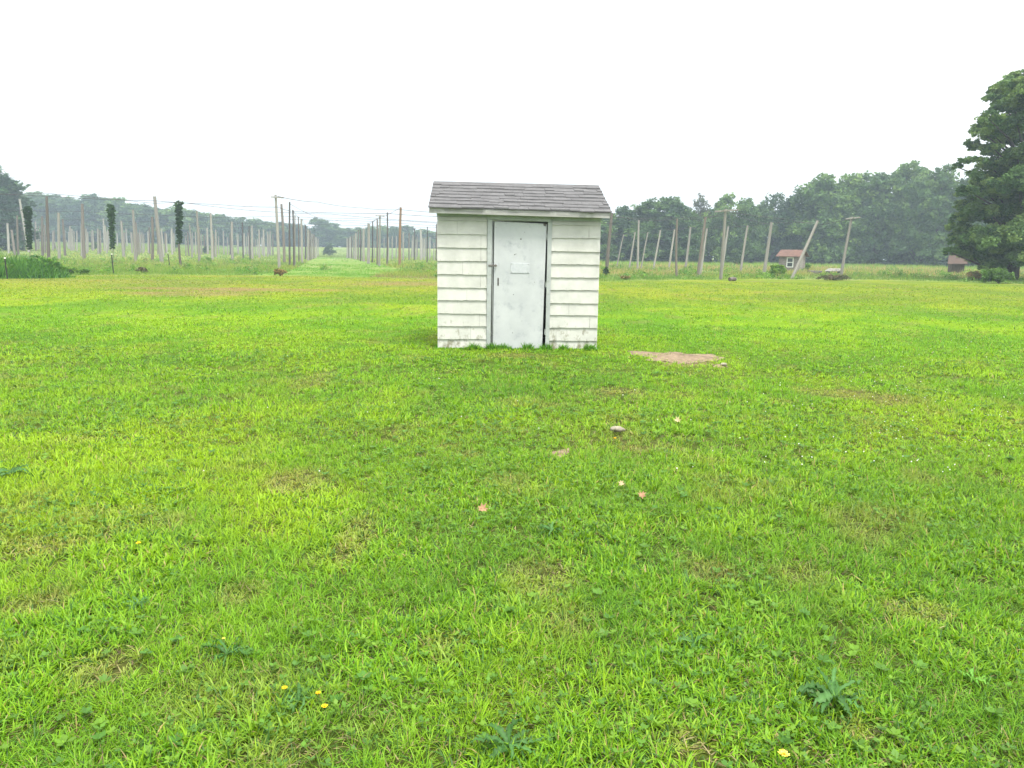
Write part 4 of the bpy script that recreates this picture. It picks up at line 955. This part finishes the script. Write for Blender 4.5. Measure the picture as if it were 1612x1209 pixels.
def field_clumps():
    r = np.random.default_rng(61); lob = []
    while len(lob) < 420:
        y = r.uniform(41, 95); x = r.uniform(-.8, .8) * y
        if y < edge_y(x, y) + .4: continue
        s_ = x / y
        if -.33 < s_ < -.13 and r.uniform() < .93: continue
        q = r.uniform(.25, .8); lob.append((x, y, float(T(x, y)) + q * .1, q * 1.3, q * 1.3, q * r.uniform(.35, .75)))
    V, Q, C = leaf_cloud(lob, 60000, .055, [(.10, .25, .03), (.16, .30, .04), (.07, .18, .03), (.20, .24, .08)], r, shell=.5, sub=8, flat=.8)
    o = fast_mesh('field_weeds', V, Q, [], WEED, col=C); tag(o, 'low broad leaved weeds bunched between the poles of the field', 'weeds', kind='stuff')
field_clumps()

# ------------------------------------------------------------------ hut, shelter, trough, logs
M_HUTW = noise_mat('hut_shingle', (0.26, 0.225, 0.215), (0.155, 0.13, 0.125), (3, 3, 9), bump=0.4)
M_RED = noise_mat('rusty_roof', (0.165, 0.095, 0.072), (0.10, 0.062, 0.05), (3, 3, 3), bump=0.3)
M_WHITE = noise_mat('white_paint', (0.72, 0.72, 0.70), (0.6, 0.6, 0.58), (8, 8, 8), bump=0.1)
M_GLASS = noise_mat('dark_pane', (0.05, 0.055, 0.06), (0.08, 0.085, 0.09), (2, 2, 2), rough=0.15, bump=0)
M_BROOF = noise_mat('brown_roof', (0.10, 0.068, 0.052), (0.065, 0.048, 0.04), (4, 4, 4), bump=0.3)
def hut():
    b = ground_at(1225, 427); m = b[1] / F
    w = 29 * m; d = 36 * m; h = 24 * m; rot = math.radians(-38)
    root = empty('wooden_hut', b, rot); tag(root, 'little weathered hut with rusty red roof and white window in the field', 'hut')
    mb = MB(); mb.quadbox(0, w, 0, d, 0, h); mb.poly_prism([(w - .06, .02, h), (w - .06, d - .02, h), (w - .06, d / 2, h + .22 * d)], (.055, 0, 0)); mb.poly_prism([(0.005, .02, h), (0.005, d - .02, h), (0.005, d / 2, h + .22 * d)], (.055, 0, 0)); mb.build('wall', M_HUTW, root)
    mb = MB(); ov = .3
    for s in (0, 1):
        y0, y1 = (-ov, d / 2) if s == 0 else (d + ov, d / 2)
        z0, z1 = h - ov * .44 + .02, h + .22 * d + .04
        pts = [(-ov, y0, z0), (w + ov, y0, z0), (w + ov, y1, z1), (-ov, y1, z1)]
        mb.poly_prism(pts if s == 0 else pts[::-1], (0, 0, .05))
    mb.build('roof', M_RED, root)
    fr = MB(); x0, x1, z0, z1 = w * .46, w * .72, h * .26, h * .90
    for q in ((x0, x1, z0, z0 + .1), (x0, x1, z1 - .1, z1), (x0, x1, (z0 + z1) / 2 - .04, (z0 + z1) / 2 + .04), ): fr.quadbox(q[0], q[1], -.05, -.004, q[2], q[3])
    fr.quadbox(x0 - .1, x0, -.05, -.004, z0, z1); fr.quadbox(x1, x1 + .1, -.05, -.004, z0, z1)
    win = fr.build('window', M_WHITE, root)
    mb = MB(); mb.quadbox(x0, x1, -.03, -.006, z0 + .1, (z0 + z1) / 2 - .04); mb.quadbox(x0, x1, -.03, -.006, (z0 + z1) / 2 + .04, z1 - .1); mb.build('pane', M_GLASS, win)
    mb = MB(); mb.quadbox(w + .003, w + .04, d * .25, d * .6, 0.05, h * .8); mb.build('door', M_PALE, root)
hut()
M_DARKB = noise_mat('dark_brown_wood', (0.11, 0.09, 0.075), (0.06, 0.048, 0.04), (9, 9, 2), bump=0.4)
def shelter():
    b = ground_at(1497, 432); m = b[1] / F; w = 18 * m; h = 19 * m
    root = empty('wooden_shelter', b, math.radians(-10)); tag(root, 'dark little wooden shelter with brown slanted roof left of the big tree', 'shelter')
    mb = MB(); mb.quadbox(0, w, 0, w * .8, 0, h); mb.build('wall', M_DARKB, root)
    mb = MB(); mb.poly_prism([(-.30 * w - .25, -.45, h * .82), (w + .1, -.45, h * .82 + .02), (w + .25, w * .8, h * 1.55), (-.05, w * .8, h * 1.5)], (0, 0, .06)); mb.build('roof', M_BROOF, root)
    for x in (.1 * w, w * 1.15):
        mb = MB(); mb.quadbox(x, x + .12, w * .8 + .03, w * .8 + .15, 0, h * 2.0); mb.build('post', M_PALE, root)
shelter()
def trough():
    b = ground_at(1312, 433); m = b[1] / F; L_ = 26 * m
    root = empty('upturned_trough', b); tag(root, 'pale low upturned trough on short supports beside the crossarm pole', 'trough')
    mb = MB(); z = .32; hh = .26
    mb.v = [(-L_ / 2, -.35, z), (L_ / 2, -.35, z), (L_ / 2, .35, z), (-L_ / 2, .35, z), (-L_ / 2 + .35, -.22, z + hh), (L_ / 2 - .2, -.22, z + hh), (L_ / 2 - .2, .22, z + hh), (-L_ / 2 + .35, .22, z + hh)]
    mb.f = [(0, 3, 2, 1), (4, 5, 6, 7), (0, 1, 5, 4), (1, 2, 6, 5), (2, 3, 7, 6), (3, 0, 4, 7)]; mb.build('hull', M_PALE, root, bevel=.05)
    for x in (-L_ * .35, L_ * .35): mb = MB(); mb.quadbox(x - .06, x + .06, -.3, .3, 0, z - .004); mb.build('support', M_DARK, root)
trough()
def log(px, py, ln, r_, ang, mat, label):
    b = ground_at(px, py); mb = MB(); c, s = math.cos(ang), math.sin(ang)
    q = np.random.default_rng(int(px)); pts = [(c * ln * (t - .5), s * ln * (t - .5), r_ * (1 + .3 * q.uniform())) for t in np.linspace(0, 1, 5)]
    mb.tube(pts, [r_ * q.uniform(.8, 1.1) for _ in pts], 9); o = mb.build('log', mat, smooth=False, loc=tuple(b)); tag(o, label, 'log', 'logs at the field edge'); 
log(1280, 431, 1.2, .14, .3, M_DARK, 'short dark log lying right of the little hut')
log(1286, 432.5, .8, .16, -.6, M_DARK, 'dark stubby log nearest the pale upturned trough')
log(1153, 443, .5, .12, .5, M_BROWN, 'brown log at the foot of the crossarm pole right of the shed')

# ------------------------------------------------------------------ lawn details
def ros(p, size, n, cols, label, seed, up=0.35):
    r = np.random.default_rng(seed); Vs = []; Fs = []; Cs = []
    root_loc = p
    for i in range(n):
        a = 2 * math.pi * i / n + r.normal(0, .25); ln = size * r.uniform(.65, 1.15); wdt = size * r.uniform(.13, .24); el = up * r.uniform(.3, 2.2); bend = r.normal(0, .35); cw = r.normal(0, .5)
        k = 14; o = len(Vs); cc = np.array(cols[int(r.integers(0, len(cols)))]) * r.uniform(.85, 1.15)
        for j in range(k + 1):
            t = j / k; w = wdt * math.sin(math.pi * min(1, t * .9 + .06)) ** .8 * (1 - .38 * (j % 2)) * .5
            x = ln * t; z = ln * (el * t - .75 * el * t * t) + .012 + .008 * r.normal() * t
            for sgn in (-1, 0, 1):
                yy = sgn * w; zz = z + (abs(sgn) * w * .35)
                a_ = a + bend * t; zz += sgn * w * cw
                Vs.append((x * math.cos(a_) - yy * math.sin(a_), x * math.sin(a_) + yy * math.cos(a_), zz)); Cs.append(cc if sgn else cc * 1.5)
        for j in range(k):
            b = o + 3 * j; Fs += [(b, b + 3, b + 4, b + 1), (b + 1, b + 4, b + 5, b + 2)]
    o = mesh('weed_rosette', Vs, Fs, WEED, col=np.array(Cs), smooth=True, loc=tuple(root_loc)); tag(o, label, 'weed', 'broad leaved weeds in the lawn'); return o
BG = [(0.05, 0.135, 0.03), (0.065, 0.155, 0.04), (0.035, 0.10, 0.02)]; YG = [(0.14, 0.32, 0.04), (0.11, 0.27, 0.04)]
RL = ['large bluish-green toothed leaf rosette, lower right of the lawn', 'dark small-leaved rosette left of and above the largest one', 'dark leaf rosette in the middle of the lawn in front of the shed', 'dark arching leaf clump lower left of the lawn',
      'small bluish rosette on the left of the lawn', 'dark leafy rosette at the bottom centre picture edge', 'light green broad leaved weed near the lower right edge', 'dark weed clump at the left picture edge', 'toothed green rosette beside the yellow flowers']
for i, ((px, py, s, n), p) in enumerate(zip(ROS, ROSP)):
    ros(p, s * (1.1 if i in (0, 5) else .85), n + 4, YG if i == 6 else BG, RL[i], i, .55)
def flower(px, py, r_, mat, label):
    b = ground_at(px, py + 18); t = at_depth(px, py, b[1]); h = max(t[2] - b[2], .03)
    root = empty('dandelion', b); tag(root, label, 'flower', 'yellow flowers in the lawn')
    mb = MB(); mb.tube([(0, 0, 0), (.004, 0, h * .6), (t[0] - b[0], 0, h)], .0014, 5); mb.build('stem', WEED_ST, root)
    mb = MB(); q = np.random.default_rng(int(px)); cx = t[0] - b[0]
    for ring, (n, rr, el) in enumerate(((14, 1, .25), (11, .75, .6), (7, .45, 1.0))):
        for i in range(n):
            a = 2 * math.pi * i / n + q.normal(0, .12); L_ = r_ * rr * q.uniform(.85, 1.1); wv = r_ * .17
            d = np.array([math.cos(a) * math.cos(el), math.sin(a) * math.cos(el), math.sin(el)]); s = np.array([-math.sin(a), math.cos(a), 0]); c = np.array([cx, 0, h])
            k = len(mb.v); mb.v += [tuple(c), tuple(c + d * L_ * .6 - s * wv), tuple(c + d * L_), tuple(c + d * L_ * .6 + s * wv)]; mb.f.append((k, k + 1, k + 2, k + 3))
    mb.build('petals', mat, root)
WEED_ST = noise_mat('stem_green', (0.12, 0.22, 0.05), (0.10, 0.17, 0.05), bump=0)
for a in ((1234, 1187, .019, M_YPALE, 'pale yellow dandelion at the bottom right of the lawn'), (511, 1112, .012, M_YELLOW, 'lowest of the three yellow flowers at lower left'), (501, 1091, .010, M_YELLOW, 'middle small yellow flower of the three at lower left'),
          (448, 1083, .011, M_YELLOW, 'leftmost of the three yellow flowers at lower left'), (218, 855, .014, M_YELLOW, 'lone yellow flower on the left side of the lawn'), (352, 1005, .007, M_YPALE, 'tiny yellow bud above the dark leaf clump at lower left'), (968, 690, .014, M_YELLOW, 'small yellow flower just below the pale stone')):
    flower(*a)
def dead_leaf(px, py, sz, mat, label, seed, up=.4):
    r = np.random.default_rng(seed); p = ground_at(px, py + 4); a0 = r.uniform(0, 6.28); n = 14; V = [(0, 0, 0)]
    for i in range(n):
        a = 2 * math.pi * i / n; rr = sz * ((1.0 if i % 2 else .5) * r.uniform(.85, 1.15)); V.append((rr * math.cos(a + a0), rr * math.sin(a + a0) * .5, rr * up * abs(math.sin(a)) + rr * .75 * math.sin(a + a0)))
    V = np.array(V); V[:, 2] -= V[:, 2].min() - .022; Fc = [(0, 1 + i, 1 + (i + 1) % n) for i in range(n)]
    o = mesh('dead_leaf', V, Fc, mat, loc=tuple(p)); s = o.modifiers.new('s', 'SOLIDIFY'); s.thickness = .0012; tag(o, label, 'leaf', 'dead leaves on the lawn')
dead_leaf(760, 806, .034, M_DEAD, 'pinkish-brown dead leaf alone in front of the door', 1)
dead_leaf(1010, 786, .030, M_DEAD, 'curled tan dead leaf right of the thin pale one', 2)
dead_leaf(978, 765, .024, M_DEADP, 'thin pale leaf sliver left of the curled tan leaf', 3)
dead_leaf(1066, 664, .034, M_DEADP, 'pale upright dead leaf right of the stone', 4)
def stone(px, py, sx, label, seed, squash=.4):
    import bmesh
    p = ground_at(px, py); bm = bmesh.new(); bmesh.ops.create_icosphere(bm, subdivisions=3, radius=1)
    q = np.random.default_rng(seed).uniform(0, 50)
    for v in bm.verts:
        n = float(vnoise(v.co.x * 1.7 + q, v.co.y * 1.7 + v.co.z * 1.3, 4)); v.co *= .8 + .4 * n; v.co.x *= sx; v.co.y *= sx * .6; v.co.z *= sx * squash
    me = bpy.data.meshes.new('stone'); bm.to_mesh(me); bm.free(); me.materials.append(M_STONE); me.polygons.foreach_set('use_smooth', [True] * len(me.polygons))
    o = bpy.data.objects.new('stone', me); COL.objects.link(o); o.location = (p[0], p[1], p[2] + sx * .3 + .012); tag(o, label, 'stone', 'stones in the lawn')
stone(972, 681, .062, 'pale flat stone lying in the lawn between the two dead leaves and shed', 1)
stone(1139, 577, .05, 'small pale stone by the little soil spot right of the shed', 2, .5)
# white clover heads
def clover_heads():
    r = np.random.default_rng(77); n = 260; px = np.concatenate([r.normal(1430, 140, 170), r.uniform(300, 1600, 90)]); py = np.concatenate([r.normal(620, 90, 170), r.uniform(540, 1000, 90)])
    V = []; Q = []
    for a, b in zip(px, py):
        if not (0 < a < 1700 and 500 < b < 760): continue
        p = ground_at(a, b); rr = r.uniform(.003, .006) * (1 + .025 * p[1]); c = p + np.array([0, 0, .055]); k = len(V)
        V += [c + rr * np.array(d) for d in ((1, 0, 0), (0, 1, 0), (-1, 0, 0), (0, -1, 0), (0, 0, 1), (0, 0, -1))]
        Q += [(k + i, k + j, k + l) for i, j, l in ((0, 1, 4), (1, 2, 4), (2, 3, 4), (3, 0, 4), (1, 0, 5), (2, 1, 5), (3, 2, 5), (0, 3, 5))]
    o = fast_mesh('clover_flowers', V, [], Q, M_WHITEF); tag(o, 'tiny white clover heads sprinkled through the right of the lawn', 'clover flowers', kind='stuff')
clover_heads()

# ------------------------------------------------------------------ haze
mb = MB(); mb.quadbox(-560, 560, -40, 610, -1.3, 34)
m = bpy.data.materials.new('haze'); m.use_nodes = True; t = m.node_tree; t.nodes.clear()
pv = t.nodes.new('ShaderNodeVolumePrincipled'); pv.inputs['Color'].default_value = (0.72, 0.88, 1.0, 1); pv.inputs['Density'].default_value = 0.00105; pv.inputs['Anisotropy'].default_value = 0.2
oo = t.nodes.new('ShaderNodeOutputMaterial'); t.links.new(pv.outputs[0], oo.inputs['Volume'])
hz_o = mb.build('haze', m); tag(hz_o, 'thin pale haze over the fields', 'haze', kind='stuff')
